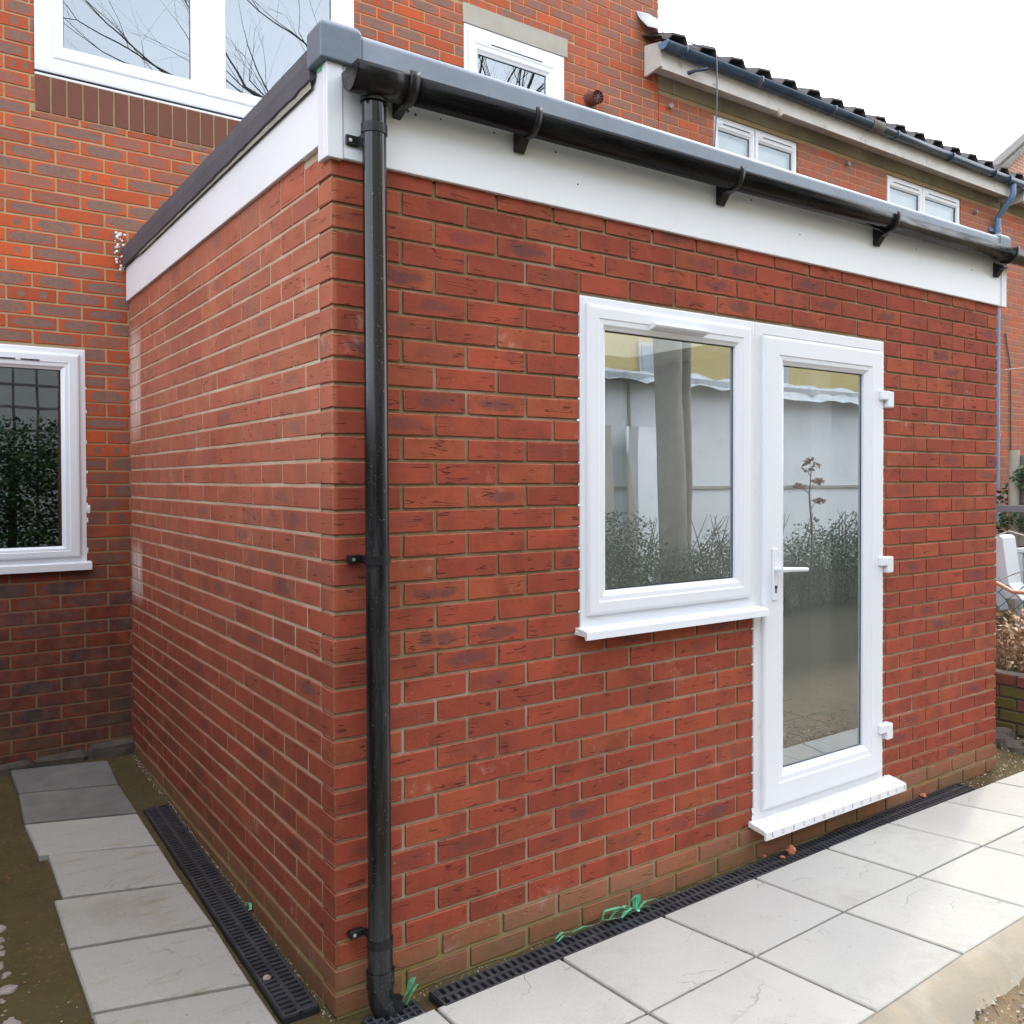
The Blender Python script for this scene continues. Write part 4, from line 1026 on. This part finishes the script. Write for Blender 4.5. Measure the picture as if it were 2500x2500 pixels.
# white foam at the end of the side trim
fo = MB(); se = fo
for i in range(45):
    a = random.random(); c_ = (-.02-.05*random.random(), D-.012-.03*random.random(), 2.72+.2*a)
    r_ = random.uniform(.002,.008); b0 = len(fo.v)
    fo.tube([(c_[0],c_[1],c_[2]-r_),(c_[0],c_[1],c_[2]-r_*.5),(c_[0],c_[1],c_[2]+r_*.5),(c_[0],c_[1],c_[2]+r_)], [r_*.3,r_,r_,r_*.3], 7)
fo.build('expanding_foam', M['foam'], ext)
# far gable house
gh_ = thing('gable_house', (22,8,0), 'distant brick house with a gabled roof at the right edge above the eaves', 'house')
gx0_, gz0_ = 18.1, 8.42; ap = 24.5; zt = gz0_+(ap-gx0_)*.672
mb = MB(); mb.prism([(gx0_+.25,0),(2*ap-gx0_,0),(2*ap-gx0_,gz0_),(ap,zt-.1),(gx0_+.25,gz0_-.05)], 1, 8.0, 8.3)
def mat_far_brick():
    t = NT('far_brick'); P = t.pos(); q = t.xyz(P); v = t.comb(q[0], q[2], 0)
    b_ = t.n('TexBrick', {'Vector':v, 'Color1':(.42,.16,.10,1), 'Color2':(.30,.13,.09,1), 'Mortar':(.42,.34,.26,1), 'Scale':1.0, 'Mortar Size':.012, 'Brick Width':.225, 'Row Height':.075}); return t.bsdf(b_.outputs['Color'], .9)
mb.build('brick_wall', mat_far_brick(), gh_)
mb = MB(); mb.prism([(gx0_-.1,gz0_-.12),(gx0_-.1,gz0_+.06),(ap,zt+.22),(2*ap-gx0_,gz0_),(2*ap-gx0_,gz0_-.18),(ap,zt)], 1, 7.85, 8.2); mb.build('roof', M['tile'], gh_)
mb = MB(); mb.prism([(gx0_-.1,gz0_-.16),(gx0_-.1,gz0_-.02),(ap,zt+.1),(ap,zt-.06)], 1, 7.8, 7.88); mb.build('verge_board', M['wood'], gh_)
mb = MB(); mb.box(19.0, 22, 7.93, 8.02, 8.18, 8.42); mb.build('render_band', M['concrete'], gh_)

# ------------------------------------------------------------------ neighbouring garden, right edge
def leafy(name, spots, n, size, mat, parent=None, spread=None, flat=0):
    mb = MB()
    for i in range(n):
        c, s3 = random.choice(spots)
        d = Vector((random.gauss(0,1), random.gauss(0,1), random.gauss(0,1))); d = d.normalized() * (random.random()**.45)
        p = Vector(c) + Vector((d.x*s3[0], d.y*s3[1], d.z*s3[2]))
        a = Vector((random.uniform(-1,1), random.uniform(-1,1), random.uniform(-.6,.6))).normalized(); b_ = a.orthogonal().normalized()
        b_ = (b_*math.cos(i) + a.cross(b_)*math.sin(i)); q = size*random.uniform(.6,1.3)
        mb.quad(p-a*q, p-b_*q*.5, p+a*q, p+b_*q*.5)
    return mb.build(name, mat, parent)
lwg = thing('garden_wall', (4.4,0,0), 'low mossy brick garden wall right of the extension', 'garden wall')
mb = MB(); 
for k in range(6):
    y = -.75 + (.11 if k % 2 else 0)
    while y < 2.8:
        m_ = 0 if k == 5 or random.random() < .35 else 1
        mb.brick(4.40+random.uniform(-.006,.006), 4.51, y, y+.213, -.08+k*.075, -.08+k*.075+.063, .004, 'y', rr(.0), m_); y += .225
mo_moss = mat_simple('mossy_brick', (.13,.10,.045), (.10,.11,.025), 12, .95, .004, 60, stain=((.25,.15,.09), 5, .7, .5))
mb.build('brickwork', [mat_simple('old_red_brick', (.20,.065,.04), (.13,.05,.035), 14, .9, .003, 60), mo_moss], lwg)
mb = MB(); mb.box(4.408, 4.505, -.73, 2.8, -.1, .36); mb.build('mortar', M['stone_dark'], lwg)
rock = MB()
def rockblob(mb, c, r_, seed, sq=.7, n_=9, amp=.45):
    b0 = len(mb.v); rings = 6
    for i in range(rings+1):
        th_ = math.pi*i/rings
        for j in range(n_):
            ph = 2*math.pi*j/n_; d = Vector((math.sin(th_)*math.cos(ph), math.sin(th_)*math.sin(ph), math.cos(th_)*sq))
            k = r_*(1+amp*noise.noise(d*2.1+Vector((seed*3.1,seed,0))))
            mb.v.append((c[0]+d.x*k, c[1]+d.y*k, c[2]+d.z*k))
    for i in range(rings):
        for j in range(n_): mb.face([b0+i*n_+j, b0+(i+1)*n_+j, b0+(i+1)*n_+(j+1)%n_, b0+i*n_+(j+1)%n_], 0, False)
for i, (c, r_) in enumerate((((4.22,.42,.0),.12), ((4.25,.27,-.02),.11), ((4.18,.14,-.03),.09), ((4.30,.52,.07),.09), ((4.28,.05,.0),.10), ((4.14,.35,-.05),.06))):
    mb = MB(); rockblob(mb, c, r_, i); o = mb.build('rubble_rock', M['stone_dark'])
    tag(o, 'one of the mossy rocks heaped at the foot of the low garden wall', 'rock', 'rocks at the foot of the garden wall')
# dead shrub above the wall
ds = thing('dead_shrub', (4.8,.5,.3), 'dead brown leafless shrub above the low garden wall', 'shrub')
mb = MB()
for i in range(420):
    p = Vector((random.uniform(4.56,5.3), random.uniform(-.5,1.4), .28)); pts = [p.copy()]
    d = Vector((random.uniform(-.5,.3), random.uniform(-.5,.5), 1)).normalized()
    for s_ in range(5): p = p + d*random.uniform(.05,.11); d = (d + Vector((random.uniform(-.5,.5), random.uniform(-.5,.5), random.uniform(-.35,.15)))).normalized(); pts.append(p.copy())
    mb.tube(pts, [.004,.0035,.003,.0025,.002,.001], 4, cap=False)
mb.build('twigs', M['deadtwig'], ds)
leafy('dry_leaves', [((4.85,y,.48),(.34,.4,.24)) for y in (-.3,.2,.6,1.0)], 2600, .022, M['dryleaf'], ds)
# chain-link fence
cf = thing('chain_link_fence', (5.2,.5,.3), 'green chain-link fence mesh behind the dead shrub', 'fence')
mb = MB()
for i in range(24):
    y = -.2 + i*.06
    mb.tube([(5.05+.01*math.sin(j+i), y + (.03 if (j+i) % 2 else -.03), .45 + j*.055) for j in range(8)], .0035, 4, cap=False)
mb.build('mesh', mat_simple('green_wire', (.02,.10,.085), None, 3, .5), cf)
t = MB(); t.tube([(5.0,1.1,.93),(5.0,.85,.89),(5.0,.70,.845),(5.0,.6,.80),(5.0,.45,.80),(5.0,.2,.83),(5.0,-.2,.86)], .014, 8); tag(t.build('orange_hose', M['hose']), 'pale orange hose draped over the green chain-link fence', 'hose')
# objects behind
t = MB(); t.prism([(1.02,.62),(1.30,.62),(1.30,1.12),(1.215,1.12),(1.19,1.10),(1.135,.74)], 0, 5.95, 6.15); tag(t.build('white_marker_post', M['upvc']), 'tall white tapered plastic panel standing beside the extension corner', 'plastic panel')
t = MB(); t.prism([(1.08,.55),(1.33,.55),(1.33,.80),(1.22,.83),(1.15,.80)], 0, 5.7, 5.85); tag(t.build('grey_box', mat_simple('grey_plastic', (.22,.23,.26), None, 3, .6)), 'dark grey plastic box with sloping sides in front of the white panel', 'plastic box')
cb = thing('glass_cold_frame', (6.5,1.0,.6), 'pale green glass garden frame with a white rim in the next garden', 'cold frame')
mb = MB(); mb.box(6.3, 6.9, .2, 1.25, .35, .96, 0, .01); mb.build('panels', mat_simple('pale_green_glass', (.42,.52,.47), (.36,.46,.42), 4, .2), cb)
mb = MB(); mb.box(6.28, 6.92, .18, 1.27, .962, 1.0, 0, .006); mb.box(6.285, 6.298, 1.2, 1.26, .35, .96); mb.build('rim', M['upvc'], cb)
sf = thing('garden_fence', (7.2,1,0), 'weathered timber and concrete fence with ivy in the next garden', 'fence')
mb = MB()
for z in (1.35,1.50,1.65,): mb.box(7.2, 7.235, -.3, 1.72, z, z+.145, 0, .003)
mb.box(7.2, 7.23, -.3, 1.72, .30, 1.345); mb.build('boards', M['wood'], sf)
mb = MB(); mb.tube([(7.15,1.73,.2),(7.15,1.73,1.84)], .05, 12); mb.build('post', M['concrete'], sf)
mb = MB(); mb.box(7.16, 7.2, -.3, 1.75, .95, 1.08, 0, .004); mb.build('gravel_board', M['concrete'], sf)
tt = MB(); tt.box(6.95, 7.0, .2, 1.95, 1.27, 1.335, 0, .004); tag(tt.build('metal_rail', mat_simple('grey_metal_rail', (.2,.2,.22), None, 3, .5)), 'horizontal grey metal rail crossing in front of the garden fence', 'rail')
leafy('ivy', [((7.12,1.62,1.6),(.05,.12,.12)), ((7.12,1.5,1.52),(.05,.12,.15)), ((7.1,1.68,1.2),(.08,.2,.12)), ((7.1,1.4,1.15),(.08,.25,.12)), ((7.12,1.3,1.6),(.05,.2,.2))], 420, .03, M['ivy'], sf)
iv = leafy('dark_shrub', [((7.6,1.9,1.0),(.5,.6,.55)), ((8.2,1.5,1.0),(.6,.8,.5))], 2500, .04, M['leaf']); tag(iv, 'dark green shrub behind the grey metal rail beside the downpipe', 'shrub')
for (pts, r_, lab, nm) in (([(5.9,1.35,1.0),(5.9,1.22,1.12),(5.9,1.1,1.16),(5.9,.98,1.13),(5.9,.8,1.05)], .006, 'pale looping wire above the white plastic panel', 'loop_wire'),
                       ([(5.5,1.05,.78),(5.5,.6,.98),(5.5,.2,1.1)], .005, 'thin white cord rising to the right across the cold frame', 'thin_white_cord'),
                       ([(8.6,2.6,2.78),(8.6,1.0,2.76)], .006, 'thin white line strung level across the far brick wall', 'washing_line'),
                       ([(9.3,D-.02,3.3),(9.42,D-.02,2.9),(9.44,D-.02,1.9)], .010, 'dark cable running down the far brick wall', 'wall_cable')):
    t = MB(); t.tube(pts, r_, 6); tag(t.build(nm, M['wire'] if 'white' in lab or 'pale' in lab else M['cable']), lab, 'wire' if r_ < .008 else 'cable')
t = MB(); rockblob(t, (3.712, .10, 1.30), .024, 3, 1.2); tag(t.build('foam_lump', M['foam']), 'small lump of white foam stuck on the right corner of the extension', 'foam lump')

# ------------------------------------------------------------------ small litter
def scrap(name, pts, w_, label, cat, mat=M['greenplastic'], group=None):
    mb = MB()
    for P in pts:
        P = [Vector(p) for p in P]; b0 = len(mb.v)
        for i, p in enumerate(P):
            t_ = (P[min(i+1,len(P)-1)]-P[max(i-1,0)]).normalized(); s_ = t_.cross(Vector((0,.3,1))).normalized()
            ww = w_*(.5 if i in (0, len(P)-1) else 1)*random.uniform(.7,1.2); mb.v += [tuple(p-s_*ww), tuple(p+s_*ww+Vector((0,0,.002)))]
        for i in range(len(P)-1): mb.face([b0+2*i, b0+2*i+1, b0+2*i+3, b0+2*i+2], 0, False)
    o = mb.build(name, mat); so2 = o.modifiers.new('s', 'SOLIDIFY'); so2.thickness = .0008
    return tag(o, label, cat, group)
c = Vector((1.09, -.075, .012))
P = []
for a, l, h in ((200,.085,.02),(170,.12,.03),(120,.05,.045),(60,.06,.05),(10,.11,.02),(330,.06,.01),(270,.03,.004),(95,.03,.05)):
    d = Vector((math.cos(R(a)), math.sin(R(a))*.45, 0)); P.append([c, c+d*l*.4+Vector((0,0,h)), c+d*l*.8+Vector((0,0,h*.7)), c+d*l+Vector((0,0,.0))])
P.append([c+Vector((-.02,0,.01)), c+Vector((-.08,.0,.035)), c+Vector((-.14,.01,.035)), c+Vector((-.15,.01,.005)), c+Vector((-.09,-.005,.0)), c])
scrap('plastic_ribbon', P, .009, 'knotted bow of pale green plastic strapping on the front drain', 'plastic scrap')
scrap('plastic_strip', [[(.745,-.055,.006),(.78,-.048,.018),(.82,-.055,.010),(.86,-.062,.018),(.90,-.065,.012)], [(.745,-.07,.004),(.775,-.06,.012),(.80,-.07,.004)]], .009, 'crumpled strip of green plastic lying flat along the drain near the wall', 'plastic scrap')
scrap('plastic_tag', [[(.165,-.085,.0),(.18,-.09,.035),(.200,-.085,.062),(.212,-.080,.07)], [(.178,-.095,.005),(.20,-.09,.04),(.218,-.088,.05)]], .018, 'green plastic tag sticking up beside the downpipe shoe', 'plastic scrap')
scrap('plastic_ring', [[(-.022,.83+.0,.008),(-.012,.84,.022),(-.004,.82,.024),(-.008,.80,.010),(-.02,.81,.006),(-.022,.83,.008)]], .006, 'tiny curl of green plastic at the edge of the side drain', 'plastic scrap')
for c, r_, lab in (((1.930,-.075,.018),.022,'upright orange brick chip on the front drain'), ((1.865,-.085,.008),.010,'small pinkish brick crumb on the drain left of the chip'), ((1.82,-.028,.006),.009,'tiny pale pink crumb between wall and drain left of the chips'), ((2.98,-.02,.006),.018,'flat reddish brick flake by the far end of the front drain')):
    t = MB(); rockblob(t, c, r_, r_*900, .9 if r_ > .02 else .5, 7); tag(t.build('brick_chip', M['redchip']), lab, 'brick chip', 'brick chips on the drain')
for c, r_, lab in (((-.085,1.24,.012),.018,'pale beige pebble on the side drain near its middle'), ((-.105,.30,.012),.013,'white pebble on the near end of the side drain')):
    t = MB(); rockblob(t, c, r_, r_*777, .6, 7); tag(t.build('pebble', M['stone']), lab, 'pebble', 'pebbles on the side drain')
t = MB(); t.tube([(-.095,1.31,.012),(-.02,1.26,.012),(.0-.003,1.245,.012)], .004, 6); tag(t.build('stick', M['rust']), 'short rusty orange stick lying across the side drain', 'stick')
# loose crumbs and gravel: uncountable
mb = MB()
def crumb(x, y, z, r_):
    b0 = len(mb.v); q = [random.uniform(.6,1.3)*r_ for _ in range(6)]
    mb.v += [(x+q[0],y,z),(x,y+q[1],z),(x-q[2],y,z),(x,y-q[3],z),(x,y,z+q[4]*.9),(x,y,z-q[5]*.5)]
    m_ = random.choices((0,1,2,3), (5,3,.5,2))[0]
    for f in ((0,1,4),(1,2,4),(2,3,4),(3,0,4),(1,0,5),(2,1,5),(3,2,5),(0,3,5)): mb.face([b0+i for i in f], m_)
for i in range(5200):
    x = random.uniform(.3, 4.4); y = -1.06 - abs(random.gauss(0,.28)) - max(0, (.0)); 
    if y < -2.2: continue
    z = gh(x, y)
    crumb(x, y, z+.001, random.choice((.002,.003,.004,.006,.009)) * random.uniform(.7,1.3))
for i in range(900):
    y = random.uniform(.0, 2.9); crumb(random.uniform(-.024,-.002), y, gh(-.01,y)+.002, random.uniform(.0012,.0035))
for i in range(900):
    x = random.uniform(.25, 3.6); crumb(x, random.uniform(-.058+.014*x,-.004), gh(x,-.03)+.002, random.uniform(.001,.003))
for i in range(700):
    crumb(random.uniform(-1.2,-.58), random.uniform(.0,3.0), -.012+.02*random.random(), random.uniform(.001,.004))
for i in range(900):
    crumb(random.uniform(3.3,4.4), random.uniform(-.1,.6), gh(3.8,.2)+.002, random.uniform(.002,.007))
gv = mb.build('gravel', [M['stone'], M['stone_dark'], M['redchip'], M['dryleaf']]); tag(gv, 'loose crumbs and gravel scattered on the bare soil', 'gravel', kind='stuff')
# twigs in the soil
mb = MB()
for i in range(700):
    x = random.uniform(.9, 4.3); y = -1.10-abs(random.gauss(0,.22)); a = random.uniform(0,6.28); l = random.uniform(.01,.05); z = gh(x,y)+.004
    mb.tube([(x,y,z),(x+math.cos(a)*l*.5,y+math.sin(a)*l*.5,z+random.uniform(0,.006)),(x+math.cos(a)*l,y+math.sin(a)*l,z)], random.uniform(.0008,.0022), 4, cap=False)
tag(mb.build('leaf_litter', M['deadtwig']), 'dry twigs and litter strewn over the soil beyond the patio', 'litter', kind='stuff')
# pale broken screed at bottom left
t = MB()
for i in range(330):
    y = -.1 + random.random()*1.45; x = -.745 - random.random()*.22
    rockblob(t, (x, y, gh(x, y)-.001), random.choice((.006,.009,.014,.03)), i*.37, .35, 11, .22)
M['screed'] = mat_simple('pale_screed', (.30,.26,.235), (.22,.18,.15), 14, .95, .003, 90)
tag(t.build('broken_screed', M['screed']), 'pale broken cement rubble on the dirt left of the path', 'rubble')

# ------------------------------------------------------------------ the garden behind the camera (seen in the panes)
hg_ = thing('garden_hedge', (6,-5,0), 'evergreen hedge reflected in the lower half of the extension window', 'hedge')
leafy('foliage', [((x,-5.1+random.uniform(-.2,.2),random.uniform(.2,.75)),(.55,.5,.55)) for x in [2.4+i*.42 for i in range(22)]], 52000, .022, M['leaf'], hg_)
mb = MB()
for i in range(90):
    x = random.uniform(2.2,11.4); mb.tube([(x,-5.1,-.1),(x+random.uniform(-.2,.2),-5.1+random.uniform(-.2,.2),.6),(x+random.uniform(-.4,.4),-5.0+random.uniform(-.4,.4),1.15)], [.015,.01,.003], 5, cap=False)
mb.build('stems', M['twig'], hg_)
lh = thing('tall_evergreen', (-.2,-4.4,0), 'dark evergreen bush reflected in the ground-floor house window', 'bush')
leafy('foliage', [((x,-4.7+random.uniform(-.3,.3),z),(.5,.5,.5)) for x in [-2.6+i*.42 for i in range(9)] for z in (.3,.9,1.5,1.9)], 36000, .032, M['darkleaf'], lh)
mb = MB()
for x in (-2,-1,0,.8): mb.tube([(x,-4.7,-.1),(x+.05,-4.7,1.8)], [.05,.02], 7)
mb.build('stems', M['twig'], lh)
tr = thing('trellis', (-.2,-5.3,0), 'square timber trellis reflected above the dark bush', 'trellis')
mb = MB()
for i in range(19): mb.box(-3.0+i*.26, -2.97+i*.26, -5.45, -5.43, .0, 3.2)
for z in (1.9,2.2,2.5,2.8,3.1): mb.box(-3.0, 1.75, -5.428, -5.41, z, z+.035)
mb.build('battens', M['wood'], tr)
sh_ = thing('white_shed', (9,-7.8,0), 'long white panelled shed reflected in the glass door', 'shed')
mb = MB(); mb.box(6.3, 14.5, -9.6, -7.6, .0, 3.0); mb.build('panels', M['white_panel'], sh_)
mb = MB(); mb.box(6.2, 14.6, -9.7, -7.5, 3.0, 3.12); mb.build('roof', M['tarp'], sh_)
mb = MB()
for x in (7.3, 8.4, 9.9): mb.box(x, x+.04, -7.60, -7.575, .0, 3.0)
mb.box(6.3, 14.5, -7.61, -7.57, 1.42, 1.47); mb.build('batten', M['concrete'], sh_)
tp = MB(); npx, npy = 40, 14
for j in range(npy+1):
    for i in range(npx+1):
        x = 6.1 + 8.6*i/npx; y = -9.8+2.5*j/npy; e_ = max(0, (j-npy+3)/3)
        tp.v.append((x, y, 3.2 + noise.noise(Vector((x*2,y*2,0)))*.14 - e_*.25))
for j in range(npy):
    for i in range(npx): a = j*(npx+1)+i; tp.face([a, a+1, a+npx+2, a+npx+1], 0, True)
tag(tp.build('tarpaulin', M['tarp']), 'crumpled silver tarpaulin over the reflected white shed', 'tarpaulin')
pf = MB()
for i in range(150):
    x = 2.0 + i*.045; h_ = 3.35 + random.uniform(-.12,.12); pf.tube([(x,-10.2,0),(x+random.uniform(-.03,.03),-10.2,h_)], .02, 5, cap=False)
tag(pf.build('reed_screen', M['wood']), 'reed screen fence reflected at the upper left of the extension window', 'fence')
yh = thing('yellow_brick_house', (14,-17,0), 'yellow stock brick house reflected in the top of the extension window', 'house')
mb = MB(); mb.box(2.5, 34, -24, -16, 0, 9.2); mb.build('brick_wall', M['yellow'], yh)
for x in (9.9, 14.5, 19.2, 24.2):
    for z in (3.9,6.6):
        mb = MB(); mb.box(x, x+1.3, -16.02, -15.95, z, z+1.35); w_ = mb.build('window', M['wfascia'], yh)
        mb = MB(); mb.box(x+.08, x+.60, -15.96, -15.93, z+.08, z+1.25); mb.box(x+.70, x+1.22, -15.96, -15.93, z+.08, z+1.25); mb.build('glass_pane', mat_simple('reflective_pane', (.35,.40,.45), None, 3, .1), w_)
mb = MB(); mb.prism([(-24.4,9.2),(-15.6,9.2),(-20,11.8)], 0, 2.2, 34.3); mb.build('roof', M['tile'], yh)
pb = thing('pale_block', (-3,-15,0), 'pale rendered block reflected at the left edge of the big upper window', 'building')
mb = MB(); mb.box(-13, 1.9, -22, -14, 0, 9.8); mb.build('rendered_wall', M['pale'], pb)
mb = MB(); mb.box(-13.2, 2.1, -22.2, -13.8, 9.8, 10.1); mb.build('roof_edge', M['concrete'], pb)
# bare tree
tree = thing('bare_tree', (6.75,-6.0,0), 'bare winter tree whose trunk and branches are reflected in the panes', 'tree')
tk = MB(); br = MB()
def grow(p, d, L, r_, depth):
    pts = [p.copy()]; rad = [r_]; steps = 5
    for i in range(steps):
        wg = .02 if depth == 0 else .16; d = (d + Vector((random.uniform(-wg,wg), random.uniform(-wg,wg), random.uniform(-.06,.12)))).normalized(); p = p + d*L/steps
        pts.append(p.copy()); rad.append(r_*(1-(.12 if depth == 0 else .55)*(i+1)/steps))
    (tk if depth == 0 else br).tube(pts, rad, 12 if depth == 0 else (6 if depth < 3 else 4), cap=False)
    if depth >= 5 or r_ < .003: return
    nb = 4 if depth < 2 else 3
    for i in range(nb):
        q = pts[-1] if i == 0 or depth == 0 else pts[random.randint(2, steps)]
        ax_ = d.orthogonal().normalized(); ax_.rotate(Matrix.Rotation(random.uniform(0,6.28), 3, d))
        nd = (d + ax_*random.uniform(.35,.95)).normalized(); nd.z = nd.z*.8+.12
        grow(q, nd.normalized(), L*random.uniform(.55,.8), rad[-1]*random.uniform(.65,.95) if depth else rad[-1]*.8, depth+1)
rs = random.getstate(); random.seed(31)
grow(Vector((6.80,-6.0,-.1)), Vector((-.01,.0,1)), 4.6, .20, 0)
tk.tube([(7.75,-6.9,-.1),(7.5,-6.6,1.6),(7.2,-6.3,3.2),(6.9,-6.05,4.4)], [.13,.12,.10,.09], 10)
for sx, sy in ((-.45,.2),(.5,.3),(-.1,.55),(.1,-.3)): grow(Vector((6.72,-5.95,4.0)), Vector((sx,sy,1)).normalized(), 3.4, .09, 1)
random.setstate(rs)
tk.build('trunk', M['bark'], tree); br.build('branches', M['twig'], tree)

# sapling, leaning boards, added shade fence
sg = thing('red_sapling', (7.45,-4.35,0), 'small red-leaved sapling reflected in the glass door', 'sapling')
mb = MB(); mb.tube([(7.45,-4.35,.2),(7.47,-4.35,1.0),(7.42,-4.36,1.4),(7.45,-4.35,1.72)], [.018,.014,.011,.006], 7, cap=False)
for z, dx, dz in ((1.2,.16,.12),(1.38,-.17,.10),(1.46,.14,.08),(1.6,-.08,.1)): mb.tube([(7.44,-4.35,z),(7.44+dx*.6,-4.37,z+dz*.7),(7.44+dx,-4.36,z+dz)], [.007,.005,.002], 5, cap=False)
mb.build('stem', M['twig'], sg)
leafy('leaves', [((7.45,-4.35,1.74),(.13,.12,.09)), ((7.28,-4.37,1.49),(.08,.08,.03)), ((7.60,-4.36,1.55),(.08,.08,.03)), ((7.60,-4.36,1.31),(.07,.07,.03))], 110, .045, mat_leaf('red_leaf', (.16,.04,.02), (.28,.10,.04)), sg)
for x0_, x1_, lean, mt, lab in ((6.35,6.55,.35,'concrete','grey leaning plank, leftmost board reflected in the extension window'), (6.75,6.92,.45,'concrete','second grey leaning plank reflected in the extension window'), (7.0,7.9,.15,'white_panel','wide white sheet leaning on the shed, reflected in the extension window')):
    t = MB(); b0 = 0
    t.v += [(x0_,-6.9,0),(x1_,-6.9,0),(x1_+lean,-7.45,2.35),(x0_+lean,-7.45,2.35),(x0_,-6.94,0),(x1_,-6.94,0),(x1_+lean,-7.49,2.35),(x0_+lean,-7.49,2.35)]
    for q in ((0,1,2,3),(7,6,5,4),(0,4,5,1),(1,5,6,2),(2,6,7,3),(3,7,4,0)): t.face(list(q))
    tag(t.build('leaning_board', M[mt]), lab, 'board', 'boards leaning on the reflected shed')
bf = thing('added_shade_fence', (-1.9,0,0), 'tall dark timber fence added out of the frame to shade the open side of the path', 'fence')  # unseen fence, added to darken the path and lower walls
mb = MB()
for i in range(56): mb.box(-1.92, -1.90, -2.6+i*.1, -2.505+i*.1, 0, 1.95, 0)
mb.build('boards', mat_simple('dark_stained_wood', (.06,.045,.03), (.04,.03,.022), 8, .8), bf)
mb = MB(); mb.box(-1.94, -1.921, -2.6, 3.0, .4, .48); mb.build('rail', M['wood'], bf)
